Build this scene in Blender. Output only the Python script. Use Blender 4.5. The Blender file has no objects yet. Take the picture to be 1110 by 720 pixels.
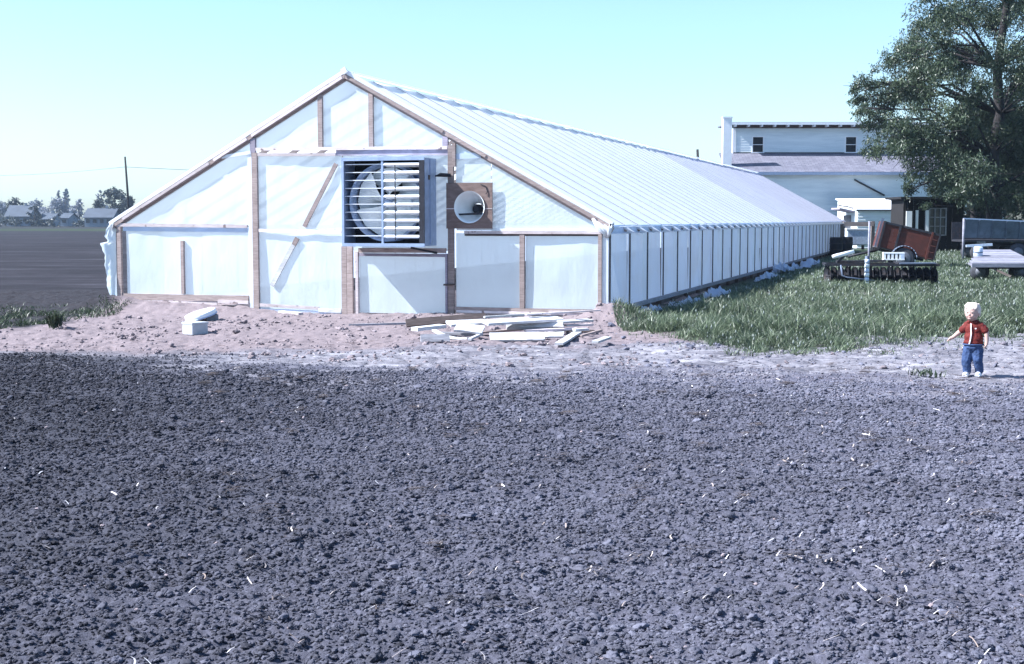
import bpy, bmesh, math, random
import numpy as np
from mathutils import Vector, Matrix

random.seed(7)
rng = np.random.default_rng(11)
SC = bpy.context.scene
COL = SC.collection
R = math.radians

# ------------------------------------------------------------------ camera
H = 1.7                                   # eye height
F = 1500.0                                # focal length in photo pixels (1110 wide)
CX, CY, HOR = 555.0, 360.0, 238.0
PITCH = math.atan((CY - HOR) / F)
cam = bpy.data.cameras.new("camera")
cam.sensor_width = 36.0
cam.lens = F / 1110.0 * 36.0
cam.clip_start = 0.1
cam.clip_end = 4000.0
cam_o = bpy.data.objects.new("camera", cam)
COL.objects.link(cam_o)
cam_o.location = (0, 0, H)
cam_o.rotation_euler = (math.pi / 2 - PITCH, 0, 0)
SC.camera = cam_o

# ------------------------------------------------------------------ light
SUN_EL, SUN_AZ = R(44), (-1.0, -0.08)      # the sun stands left of the camera
sh = Vector((SUN_AZ[0], SUN_AZ[1], 0)).normalized()
sun_dir = Vector((sh.x * math.cos(SUN_EL), sh.y * math.cos(SUN_EL), math.sin(SUN_EL)))
sl = bpy.data.lights.new("sun", 'SUN')
sl.energy = 4.2
sl.angle = R(0.5)
sl.color = (0.97, 0.98, 1.0)
so = bpy.data.objects.new("sun", sl)
COL.objects.link(so)
so.rotation_euler = (-sun_dir).to_track_quat('-Z', 'Y').to_euler()
so.location = (-40, 0, 60)

W = bpy.data.worlds.new("World")
SC.world = W
W.use_nodes = True
wt = W.node_tree
sky = wt.nodes.new('ShaderNodeTexSky')
sky.sky_type = 'NISHITA'
sky.sun_disc = False
sky.sun_elevation = SUN_EL
sky.sun_rotation = math.atan2(sh.x, sh.y)
sky.air_density = 1.0
sky.dust_density = 0.9
sky.ozone_density = 1.6
tint = wt.nodes.new('ShaderNodeMix')
tint.data_type = 'RGBA'
tint.blend_type = 'MULTIPLY'
tint.inputs[0].default_value = 1.0
tint.inputs[7].default_value = (0.79, 0.945, 1.09, 1)
wt.links.new(sky.outputs[0], tint.inputs[6])
wt.links.new(tint.outputs[2], wt.nodes['Background'].inputs[0])
wt.nodes['Background'].inputs[1].default_value = 0.078

SC.view_settings.view_transform = 'Standard'
SC.view_settings.look = 'None'
SC.view_settings.exposure = 1.7
SC.view_settings.gamma = 1.0
SC.render.engine = 'CYCLES'
SC.cycles.max_bounces = 8
SC.cycles.diffuse_bounces = 4
SC.cycles.transmission_bounces = 6
SC.cycles.transparent_max_bounces = 12
SC.cycles.use_denoising = True
SC.cycles.sample_clamp_indirect = 6.0


def ray(px, py):
    x = (px - CX) / F
    y = -(py - CY) / F
    return np.array([x, math.cos(PITCH) + y * math.sin(PITCH), -math.sin(PITCH) + y * math.cos(PITCH)])


def at(px, py, z=0.0):
    """the point of height z seen at a photo pixel"""
    r = ray(px, py)
    return Vector(np.array([0, 0, H]) + r * ((z - H) / r[2]))


def aty(px, py, Y):
    """the point at distance Y seen at a photo pixel"""
    r = ray(px, py)
    return Vector(np.array([0, 0, H]) + r * (Y / r[1]))


# ------------------------------------------------------------------ noise
def _hash(ix, iy, seed):
    h = (ix.astype(np.int64) * 374761393 + iy.astype(np.int64) * 668265263 + seed * 974711) & 0xFFFFFFFF
    h = ((h ^ (h >> 13)) * 1274126177) & 0xFFFFFFFF
    h = (h ^ (h >> 16)) & 0xFFFFFF
    return h / float(0xFFFFFF)


def vnoise(x, y, seed=0):
    ix, iy = np.floor(x), np.floor(y)
    fx, fy = x - ix, y - iy
    fx = fx * fx * fx * (fx * (fx * 6 - 15) + 10)
    fy = fy * fy * fy * (fy * (fy * 6 - 15) + 10)
    a, b = _hash(ix, iy, seed), _hash(ix + 1, iy, seed)
    c, d = _hash(ix, iy + 1, seed), _hash(ix + 1, iy + 1, seed)
    return (a + (b - a) * fx) * (1 - fy) + (c + (d - c) * fx) * fy


def fbm(x, y, seed=0, octs=4, gain=0.5):
    v, a, t = 0.0, 1.0, 0.0
    for i in range(octs):
        v = v + a * vnoise(x * 2 ** i + 17.3 * i, y * 2 ** i - 9.1 * i, seed + i)
        t += a
        a *= gain
    return v / t


def sstep(a, b, x):
    t = np.clip((x - a) / (b - a), 0, 1)
    return t * t * (3 - 2 * t)


# ------------------------------------------------------------------ builders
def tag(o, label=None, cat=None, group=None, kind=None):
    if label: o['label'] = label
    if cat: o['category'] = cat
    if group: o['group'] = group
    if kind: o['kind'] = kind
    return o


def link(name, me, parent=None, loc=None, rot=None):
    o = bpy.data.objects.new(name, me)
    COL.objects.link(o)
    if parent is not None: o.parent = parent
    if loc is not None: o.location = loc
    if rot is not None: o.rotation_euler = rot
    return o


def empty(name, loc=(0, 0, 0), rz=0.0, label=None, cat=None, group=None):
    o = link(name, None, None, loc, (0, 0, rz))
    o.empty_display_size = 0.2
    return tag(o, label, cat, group)


def mesh_np(name, V, Fc, mat, smooth=False, attrs=None):
    """mesh from arrays: faces all of one size"""
    V = np.asarray(V, dtype=np.float32)
    Fc = np.asarray(Fc, dtype=np.int32)
    me = bpy.data.meshes.new(name)
    n, k = Fc.shape
    me.vertices.add(len(V))
    me.vertices.foreach_set('co', V.ravel())
    me.loops.add(n * k)
    me.loops.foreach_set('vertex_index', Fc.ravel())
    me.polygons.add(n)
    me.polygons.foreach_set('loop_start', np.arange(0, n * k, k, dtype=np.int32))
    me.polygons.foreach_set('loop_total', np.full(n, k, dtype=np.int32))
    me.update(calc_edges=True)
    if smooth:
        me.polygons.foreach_set('use_smooth', np.ones(n, dtype=bool))
    for nm, arr in (attrs or {}).items():
        arr = np.asarray(arr, dtype=np.float32)
        if arr.ndim == 1:
            a = me.attributes.new(nm, 'FLOAT', 'POINT')
            a.data.foreach_set('value', arr)
        elif arr.shape[1] == 4:
            a = me.attributes.new(nm, 'FLOAT_COLOR', 'POINT')
            a.data.foreach_set('color', arr.ravel())
        else:
            a = me.attributes.new(nm, 'FLOAT_VECTOR', 'POINT')
            a.data.foreach_set('vector', arr.ravel())
    if mat: me.materials.append(mat)
    return me


class MB:
    """collects simple solids into ONE mesh"""
    def __init__(s):
        s.v, s.f, s.sm = [], [], []

    def add(s, vs, fs, smooth=False):
        b = len(s.v)
        s.v += [tuple(v) for v in vs]
        s.f += [tuple(i + b for i in f) for f in fs]
        s.sm += [smooth] * len(fs)
        return s

    def box(s, x0, x1, y0, y1, z0, z1):
        vs = [(x0, y0, z0), (x1, y0, z0), (x1, y1, z0), (x0, y1, z0), (x0, y0, z1), (x1, y0, z1), (x1, y1, z1), (x0, y1, z1)]
        return s.add(vs, [(0, 3, 2, 1), (4, 5, 6, 7), (0, 1, 5, 4), (1, 2, 6, 5), (2, 3, 7, 6), (3, 0, 4, 7)])

    def beam(s, p0, p1, w, t, n=(0, 0, 1), segs=1, bow=0.0, jit=0.0):
        """bar from p0 to p1, width w across, thickness t along n; segs and bow let it warp"""
        p0, p1, n = Vector(p0), Vector(p1), Vector(n)
        d = (p1 - p0).normalized()
        side = d.cross(n)
        if side.length < 1e-5:
            side = d.cross(Vector((1, 0, 0)))
        side.normalize()
        n = side.cross(d).normalized()
        vs, fs = [], []
        for i in range(segs + 1):
            q = p0.lerp(p1, i / segs) + n * bow * math.sin(math.pi * i / segs)
            jw = w * (1 + random.uniform(-jit, jit))
            off = side * random.uniform(-jit, jit) * w * 0.4
            for a, b in ((-1, -1), (1, -1), (1, 1), (-1, 1)):
                vs.append(q + off + side * a * jw / 2 + n * b * t / 2)
        for i in range(segs):
            k = i * 4
            for j in range(4):
                fs.append((k + j, k + (j + 1) % 4, k + 4 + (j + 1) % 4, k + 4 + j))
        fs.append((3, 2, 1, 0))
        k = segs * 4
        fs.append((k, k + 1, k + 2, k + 3))
        return s.add(vs, fs)

    def tube(s, pts, radii, n=8, caps=True, smooth=True):
        pts = [Vector(p) for p in pts]
        if not hasattr(radii, '__len__'): radii = [radii] * len(pts)
        vs, fs = [], []
        ref = None
        for i, p in enumerate(pts):
            d = (pts[min(i + 1, len(pts) - 1)] - pts[max(i - 1, 0)]).normalized()
            if ref is None:
                ref = d.orthogonal().normalized()
            ref = (ref - d * ref.dot(d)).normalized()
            b = d.cross(ref)
            for j in range(n):
                a = 2 * math.pi * j / n
                vs.append(p + (ref * math.cos(a) + b * math.sin(a)) * radii[i])
        for i in range(len(pts) - 1):
            for j in range(n):
                fs.append((i * n + j, i * n + (j + 1) % n, (i + 1) * n + (j + 1) % n, (i + 1) * n + j))
        if caps:
            fs.append(tuple(range(n - 1, -1, -1)))
            fs.append(tuple(range((len(pts) - 1) * n, len(pts) * n)))
        return s.add(vs, fs, smooth)

    def ball(s, c, r, seg=12, rings=8):
        c = Vector(c)
        if not hasattr(r, '__len__'): r = (r, r, r)
        vs = [c + Vector((0, 0, r[2]))]
        for i in range(1, rings):
            th = math.pi * i / rings
            for j in range(seg):
                a = 2 * math.pi * j / seg
                vs.append(c + Vector((r[0] * math.sin(th) * math.cos(a), r[1] * math.sin(th) * math.sin(a), r[2] * math.cos(th))))
        vs.append(c - Vector((0, 0, r[2])))
        fs = [(0, 1 + j, 1 + (j + 1) % seg) for j in range(seg)]
        for i in range(rings - 2):
            b = 1 + i * seg
            for j in range(seg):
                fs.append((b + j, b + seg + j, b + seg + (j + 1) % seg, b + (j + 1) % seg))
        b, e = 1 + (rings - 2) * seg, len(vs) - 1
        fs += [(b + j, e, b + (j + 1) % seg) for j in range(seg)]
        return s.add(vs, fs, True)

    def mesh(s, name, mat):
        me = bpy.data.meshes.new(name)
        me.from_pydata(s.v, [], s.f)
        me.polygons.foreach_set('use_smooth', s.sm)
        if mat: me.materials.append(mat)
        me.update()
        return me

    def build(s, name, mat, parent=None, loc=None, rot=None, bevel=0.0):
        o = link(name, s.mesh(name, mat), parent, loc, rot)
        if bevel:
            b = o.modifiers.new('bevel', 'BEVEL')
            b.width = bevel
            b.segments = 2
            b.limit_method = 'ANGLE'
        return o


# ------------------------------------------------------------------ materials
def new_mat(name):
    m = bpy.data.materials.new(name)
    m.use_nodes = True
    nt = m.node_tree
    nt.nodes.clear()
    out = nt.nodes.new('ShaderNodeOutputMaterial')
    return m, nt, out


def N(nt, typ, **kw):
    n = nt.nodes.new(typ)
    for k, v in kw.items():
        setattr(n, k, v)
    return n


def ramp(nt, fac, stops):
    r = N(nt, 'ShaderNodeValToRGB')
    els = r.color_ramp.elements
    while len(els) < len(stops): els.new(0.5)
    for e, (p, c) in zip(els, stops):
        e.position = p
        e.color = (*c, 1) if len(c) == 3 else c
    nt.links.new(fac, r.inputs[0])
    return r.outputs[0]


def mix(nt, fac, a, b, blend='MIX'):
    m = N(nt, 'ShaderNodeMix', data_type='RGBA', blend_type=blend)
    for sock, v in ((m.inputs[0], fac), (m.inputs[6], a), (m.inputs[7], b)):
        if hasattr(v, 'is_output'):
            nt.links.new(v, sock)
        elif hasattr(v, '__len__'):
            sock.default_value = (*v, 1) if len(v) == 3 else v
        else:
            sock.default_value = v
    return m.outputs[2]


def noise_tex(nt, vec, scale, detail=4, rough=0.6, sc=None):
    if sc is not None:
        mp = N(nt, 'ShaderNodeMapping')
        mp.inputs['Scale'].default_value = sc
        nt.links.new(vec, mp.inputs[0])
        vec = mp.outputs[0]
    t = N(nt, 'ShaderNodeTexNoise')
    t.inputs['Scale'].default_value = scale
    t.inputs['Detail'].default_value = detail
    t.inputs['Roughness'].default_value = rough
    nt.links.new(vec, t.inputs['Vector'])
    return t.outputs[0]


def obj_coord(nt):
    """object coordinates shifted by each object's own random number, so that copies differ"""
    tc = N(nt, 'ShaderNodeTexCoord')
    oi = N(nt, 'ShaderNodeObjectInfo')
    mul = N(nt, 'ShaderNodeMath', operation='MULTIPLY')
    mul.inputs[1].default_value = 37.0
    nt.links.new(oi.outputs['Random'], mul.inputs[0])
    add = N(nt, 'ShaderNodeVectorMath', operation='ADD')
    nt.links.new(tc.outputs['Object'], add.inputs[0])
    nt.links.new(mul.outputs[0], add.inputs[1])
    return add.outputs[0], oi.outputs['Random']


def bump(nt, h, strength=0.3, dist=0.02):
    b = N(nt, 'ShaderNodeBump')
    b.inputs['Strength'].default_value = strength
    b.inputs['Distance'].default_value = dist
    nt.links.new(h, b.inputs['Height'])
    return b.outputs[0]


def principled(nt, out, col, rough=0.8, metal=0.0, normal=None, spec=0.3):
    p = N(nt, 'ShaderNodeBsdfPrincipled')
    if hasattr(col, 'is_output'): nt.links.new(col, p.inputs['Base Color'])
    else: p.inputs['Base Color'].default_value = (*col, 1)
    if hasattr(rough, 'is_output'): nt.links.new(rough, p.inputs['Roughness'])
    else: p.inputs['Roughness'].default_value = rough
    p.inputs['Metallic'].default_value = metal
    p.inputs['Specular IOR Level'].default_value = spec
    if normal is not None: nt.links.new(normal, p.inputs['Normal'])
    nt.links.new(p.outputs[0], out.inputs[0])
    return p


def wood_mat(name, dark, light, grain=(2, 2, 30), speck=None, rough=0.85):
    m, nt, out = new_mat(name)
    v, rnd = obj_coord(nt)
    g = noise_tex(nt, v, 3.0, 6, 0.65, grain)
    blot = noise_tex(nt, v, 4.0, 3, 0.6)
    c = ramp(nt, g, [(0.3, dark), (0.7, light)])
    c = mix(nt, 0.35, c, ramp(nt, blot, [(0.35, (0.45, 0.42, 0.42)), (0.65, (1, 1, 1))]), 'MULTIPLY')
    hsv = N(nt, 'ShaderNodeHueSaturation')
    mr = N(nt, 'ShaderNodeMapRange')
    mr.inputs[3].default_value, mr.inputs[4].default_value = 0.75, 1.2
    nt.links.new(rnd, mr.inputs[0])
    nt.links.new(mr.outputs[0], hsv.inputs['Value'])
    nt.links.new(c, hsv.inputs['Color'])
    c = hsv.outputs[0]
    if speck is not None:                              # rusty nail heads and stains
        s = noise_tex(nt, v, speck, 1, 0.5)
        c = mix(nt, ramp(nt, s, [(0.66, (0, 0, 0)), (0.72, (0.8, 0.8, 0.8))]), c, (0.12, 0.08, 0.08))
    principled(nt, out, c, rough, 0, bump(nt, g, 0.35, 0.01))
    return m


def plain_mat(name, col, var=0.25, scale=6.0, rough=0.7, metal=0.0, bumpy=0.15, dirt=None, spec=0.3):
    m, nt, out = new_mat(name)
    v, rnd = obj_coord(nt)
    n = noise_tex(nt, v, scale, 6, 0.65)
    lo = tuple(c * (1 - var) for c in col)
    hi = tuple(min(1, c * (1 + var)) for c in col)
    c = ramp(nt, n, [(0.3, lo), (0.7, hi)])
    if dirt is not None:
        d = noise_tex(nt, v, scale * 0.6, 8, 0.75)
        c = mix(nt, ramp(nt, d, [(0.5, (0, 0, 0)), (0.68, (1, 1, 1))]), c, dirt)
    principled(nt, out, c, rough, metal, bump(nt, n, bumpy, 0.01), spec)
    return m


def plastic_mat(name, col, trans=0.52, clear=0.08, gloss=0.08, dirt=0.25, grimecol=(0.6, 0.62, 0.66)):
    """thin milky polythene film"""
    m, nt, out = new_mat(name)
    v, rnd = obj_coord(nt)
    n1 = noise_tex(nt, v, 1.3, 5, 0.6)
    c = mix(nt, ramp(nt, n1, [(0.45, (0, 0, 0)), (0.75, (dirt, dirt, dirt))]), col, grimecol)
    wr = noise_tex(nt, v, 5.0, 3, 0.55, (1.0, 1.0, 0.35))
    nb = bump(nt, wr, 0.35, 0.03)
    d = N(nt, 'ShaderNodeBsdfDiffuse')
    t = N(nt, 'ShaderNodeBsdfTranslucent')
    g = N(nt, 'ShaderNodeBsdfGlossy')
    g.inputs['Roughness'].default_value = 0.22
    tr = N(nt, 'ShaderNodeBsdfTransparent')
    for s in (d, t):
        nt.links.new(c, s.inputs[0])
        nt.links.new(nb, s.inputs['Normal'])
    nt.links.new(nb, g.inputs['Normal'])
    m1 = N(nt, 'ShaderNodeMixShader'); m1.inputs[0].default_value = trans
    nt.links.new(d.outputs[0], m1.inputs[1]); nt.links.new(t.outputs[0], m1.inputs[2])
    m2 = N(nt, 'ShaderNodeMixShader'); m2.inputs[0].default_value = gloss
    nt.links.new(m1.outputs[0], m2.inputs[1]); nt.links.new(g.outputs[0], m2.inputs[2])
    m3 = N(nt, 'ShaderNodeMixShader'); m3.inputs[0].default_value = clear
    nt.links.new(m2.outputs[0], m3.inputs[1]); nt.links.new(tr.outputs[0], m3.inputs[2])
    nt.links.new(m3.outputs[0], out.inputs[0])
    return m


def leaf_mat(name, dark, light, trans=0.3):
    m, nt, out = new_mat(name)
    a = N(nt, 'ShaderNodeAttribute', attribute_name='tint')
    c = ramp(nt, a.outputs['Fac'], [(0.0, dark), (0.85, light), (1.0, tuple(min(1, x * 1.6) for x in light))])
    d = N(nt, 'ShaderNodeBsdfDiffuse')
    t = N(nt, 'ShaderNodeBsdfTranslucent')
    g = N(nt, 'ShaderNodeBsdfGlossy'); g.inputs['Roughness'].default_value = 0.45
    for s in (d, t): nt.links.new(c, s.inputs[0])
    m1 = N(nt, 'ShaderNodeMixShader'); m1.inputs[0].default_value = trans
    nt.links.new(d.outputs[0], m1.inputs[1]); nt.links.new(t.outputs[0], m1.inputs[2])
    m2 = N(nt, 'ShaderNodeMixShader'); m2.inputs[0].default_value = 0.04
    nt.links.new(m1.outputs[0], m2.inputs[1]); nt.links.new(g.outputs[0], m2.inputs[2])
    nt.links.new(m2.outputs[0], out.inputs[0])
    return m


SOIL = (0.066, 0.067, 0.087)
SAND = (0.205, 0.168, 0.178)
PATH = (0.205, 0.197, 0.225)


def soil_patch_mat():
    m, nt, out = new_mat('tilled_soil')
    geo = N(nt, 'ShaderNodeNewGeometry')
    P = geo.outputs['Position']
    z = N(nt, 'ShaderNodeAttribute', attribute_name='zone')         # r sand, g path, b paler to the right and by the tilled edge
    sep = N(nt, 'ShaderNodeSeparateColor')
    nt.links.new(z.outputs['Color'], sep.inputs[0])
    fine = noise_tex(nt, P, 38.0, 8, 0.7)
    mid = noise_tex(nt, P, 5.0, 6, 0.65)
    streak = noise_tex(nt, P, 2.2, 6, 0.7, (0.35, 1.6, 1))
    soil = ramp(nt, fine, [(0.28, tuple(c * 0.55 for c in SOIL)), (0.52, SOIL), (0.75, tuple(c * 1.9 for c in SOIL))])
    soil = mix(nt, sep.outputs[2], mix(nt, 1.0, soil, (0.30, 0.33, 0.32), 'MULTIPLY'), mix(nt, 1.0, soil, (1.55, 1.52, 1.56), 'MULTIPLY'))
    sand = ramp(nt, fine, [(0.3, tuple(c * 0.72 for c in SAND)), (0.7, tuple(c * 1.2 for c in SAND))])
    sand = mix(nt, ramp(nt, mid, [(0.55, (0, 0, 0)), (0.75, (0.6, 0.6, 0.6))]), sand, (0.13, 0.11, 0.125))
    path = ramp(nt, streak, [(0.32, (0.075, 0.075, 0.095)), (0.52, PATH), (0.72, (0.36, 0.355, 0.385))])
    path = mix(nt, 0.5, path, ramp(nt, fine, [(0.3, (0.5, 0.5, 0.5)), (0.7, (1.3, 1.3, 1.3))]), 'MULTIPLY')
    c = mix(nt, sep.outputs[1], soil, path)
    c = mix(nt, sep.outputs[0], c, sand)
    c = mix(nt, z.outputs['Alpha'], c, ramp(nt, fine, [(0.3, (0.014, 0.013, 0.016)), (0.7, (0.036, 0.034, 0.041))]))
    h = N(nt, 'ShaderNodeMath', operation='ADD')
    nt.links.new(fine, h.inputs[0])
    nt.links.new(noise_tex(nt, P, 110.0, 4, 0.6), h.inputs[1])
    principled(nt, out, c, 0.95, 0, bump(nt, h.outputs[0], 0.6, 0.012), 0.15)
    return m


def far_ground_mat():
    m, nt, out = new_mat('far_field')
    geo = N(nt, 'ShaderNodeNewGeometry')
    P = geo.outputs['Position']
    a = noise_tex(nt, P, 0.5, 8, 0.72, (0.25, 1.0, 1))
    b = noise_tex(nt, P, 0.09, 6, 0.6, (0.3, 1.0, 1))
    a2 = noise_tex(nt, P, 1.6, 8, 0.75, (0.6, 1.0, 1))
    c = ramp(nt, a, [(0.3, (0.022, 0.022, 0.028)), (0.52, (0.040, 0.038, 0.048)), (0.62, (0.06, 0.058, 0.072)), (0.74, (0.15, 0.15, 0.18))])
    c = mix(nt, 0.55, c, ramp(nt, b, [(0.35, (0.65, 0.65, 0.65)), (0.65, (1.2, 1.2, 1.2))]), 'MULTIPLY')
    c = mix(nt, 0.75, c, ramp(nt, a2, [(0.3, (0.45, 0.44, 0.44)), (0.55, (1, 1, 1)), (0.75, (2.0, 1.95, 1.95))]), 'MULTIPLY')
    c = mix(nt, 1.0, c, (0.62, 0.60, 0.60), 'MULTIPLY')
    # a green crop strip far out, and rough grass beyond the greenhouse on the right
    sx = N(nt, 'ShaderNodeSeparateXYZ'); nt.links.new(P, sx.inputs[0])
    wob = N(nt, 'ShaderNodeMath', operation='MULTIPLY_ADD')
    nt.links.new(b, wob.inputs[0]); wob.inputs[1].default_value = 60.0
    nt.links.new(sx.outputs[1], wob.inputs[2])
    nm = N(nt, 'ShaderNodeMath', operation='DIVIDE'); nt.links.new(wob.outputs[0], nm.inputs[0]); nm.inputs[1].default_value = 1000.0
    strip = ramp(nt, nm.outputs[0], [(0.235, (0, 0, 0)), (0.25, (.8, .8, .8)), (0.28, (.8, .8, .8)), (0.30, (0.15, 0.15, 0.15))])
    c = mix(nt, strip, c, ramp(nt, a, [(0.3, (0.022, 0.034, 0.018)), (0.7, (0.045, 0.065, 0.03))]))
    gx = N(nt, 'ShaderNodeMath', operation='MULTIPLY_ADD')          # x - 0.315 y > -5
    nt.links.new(sx.outputs[1], gx.inputs[0]); gx.inputs[1].default_value = -0.315
    nt.links.new(sx.outputs[0], gx.inputs[2])
    gm = ramp(nt, gx.outputs[0], [(0.0, (0, 0, 0)), (0.01, (1, 1, 1))])
    gx2 = N(nt, 'ShaderNodeMath', operation='ADD'); nt.links.new(gx.outputs[0], gx2.inputs[0]); gx2.inputs[1].default_value = 6.2
    gm = ramp(nt, gx2.outputs[0], [(0.0, (0, 0, 0)), (1.0, (1, 1, 1))])
    c = mix(nt, gm, c, ramp(nt, a, [(0.3, (0.045, 0.07, 0.05)), (0.7, (0.085, 0.115, 0.08))]))
    principled(nt, out, c, 0.95, 0, bump(nt, a, 0.6, 0.1), 0.1)
    return m


def clod_mat():
    m, nt, out = new_mat('soil_clod')
    a = N(nt, 'ShaderNodeAttribute', attribute_name='tint', attribute_type='INSTANCER')
    geo = N(nt, 'ShaderNodeNewGeometry')
    n = noise_tex(nt, geo.outputs['Position'], 60.0, 5, 0.7)
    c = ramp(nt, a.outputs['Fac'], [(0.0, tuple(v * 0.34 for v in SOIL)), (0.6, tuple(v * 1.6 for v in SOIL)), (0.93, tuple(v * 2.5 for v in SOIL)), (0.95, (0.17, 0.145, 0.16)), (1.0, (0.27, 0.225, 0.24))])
    c = mix(nt, 0.6, c, ramp(nt, n, [(0.3, (0.6, 0.6, 0.6)), (0.7, (1.25, 1.25, 1.25))]), 'MULTIPLY')
    principled(nt, out, c, 0.95, 0, bump(nt, n, 0.5, 0.008), 0.12)
    return m


def straw_mat():
    m, nt, out = new_mat('straw')
    a = N(nt, 'ShaderNodeAttribute', attribute_name='tint')
    c = ramp(nt, a.outputs['Fac'], [(0.0, (0.20, 0.15, 0.125)), (0.4, (0.42, 0.37, 0.35)), (1.0, (0.70, 0.69, 0.72))])
    principled(nt, out, c, 0.7)
    return m


def clapboard_mat():
    m, nt, out = new_mat('white_clapboard')
    v, rnd = obj_coord(nt)
    n = noise_tex(nt, v, 1.2, 8, 0.7, (0.3, 1, 3))
    c = ramp(nt, n, [(0.35, (0.60, 0.67, 0.70)), (0.6, (0.74, 0.80, 0.82))])
    principled(nt, out, c, 0.7, 0, bump(nt, n, 0.2, 0.01))
    return m


def shingle_mat():
    m, nt, out = new_mat('grey_shingles')
    tc = N(nt, 'ShaderNodeTexCoord')
    br = N(nt, 'ShaderNodeTexBrick')
    br.inputs['Scale'].default_value = 1.0
    br.inputs['Brick Width'].default_value = 0.45
    br.inputs['Row Height'].default_value = 0.22
    br.inputs['Mortar Size'].default_value = 0.012
    br.inputs['Color1'].default_value = (0.124, 0.124, 0.161, 1)
    br.inputs['Color2'].default_value = (0.174, 0.174, 0.217, 1)
    br.inputs['Mortar'].default_value = (0.068, 0.068, 0.093, 1)
    nt.links.new(tc.outputs['Object'], br.inputs['Vector'])
    n = noise_tex(nt, tc.outputs['Object'], 0.9, 6, 0.7, (3.0, 0.4, 1))
    c = mix(nt, 0.6, br.outputs[0], ramp(nt, n, [(0.3, (0.7, 0.7, 0.7)), (0.7, (1.2, 1.2, 1.2))]), 'MULTIPLY')
    principled(nt, out, c, 0.9)
    return m


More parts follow.
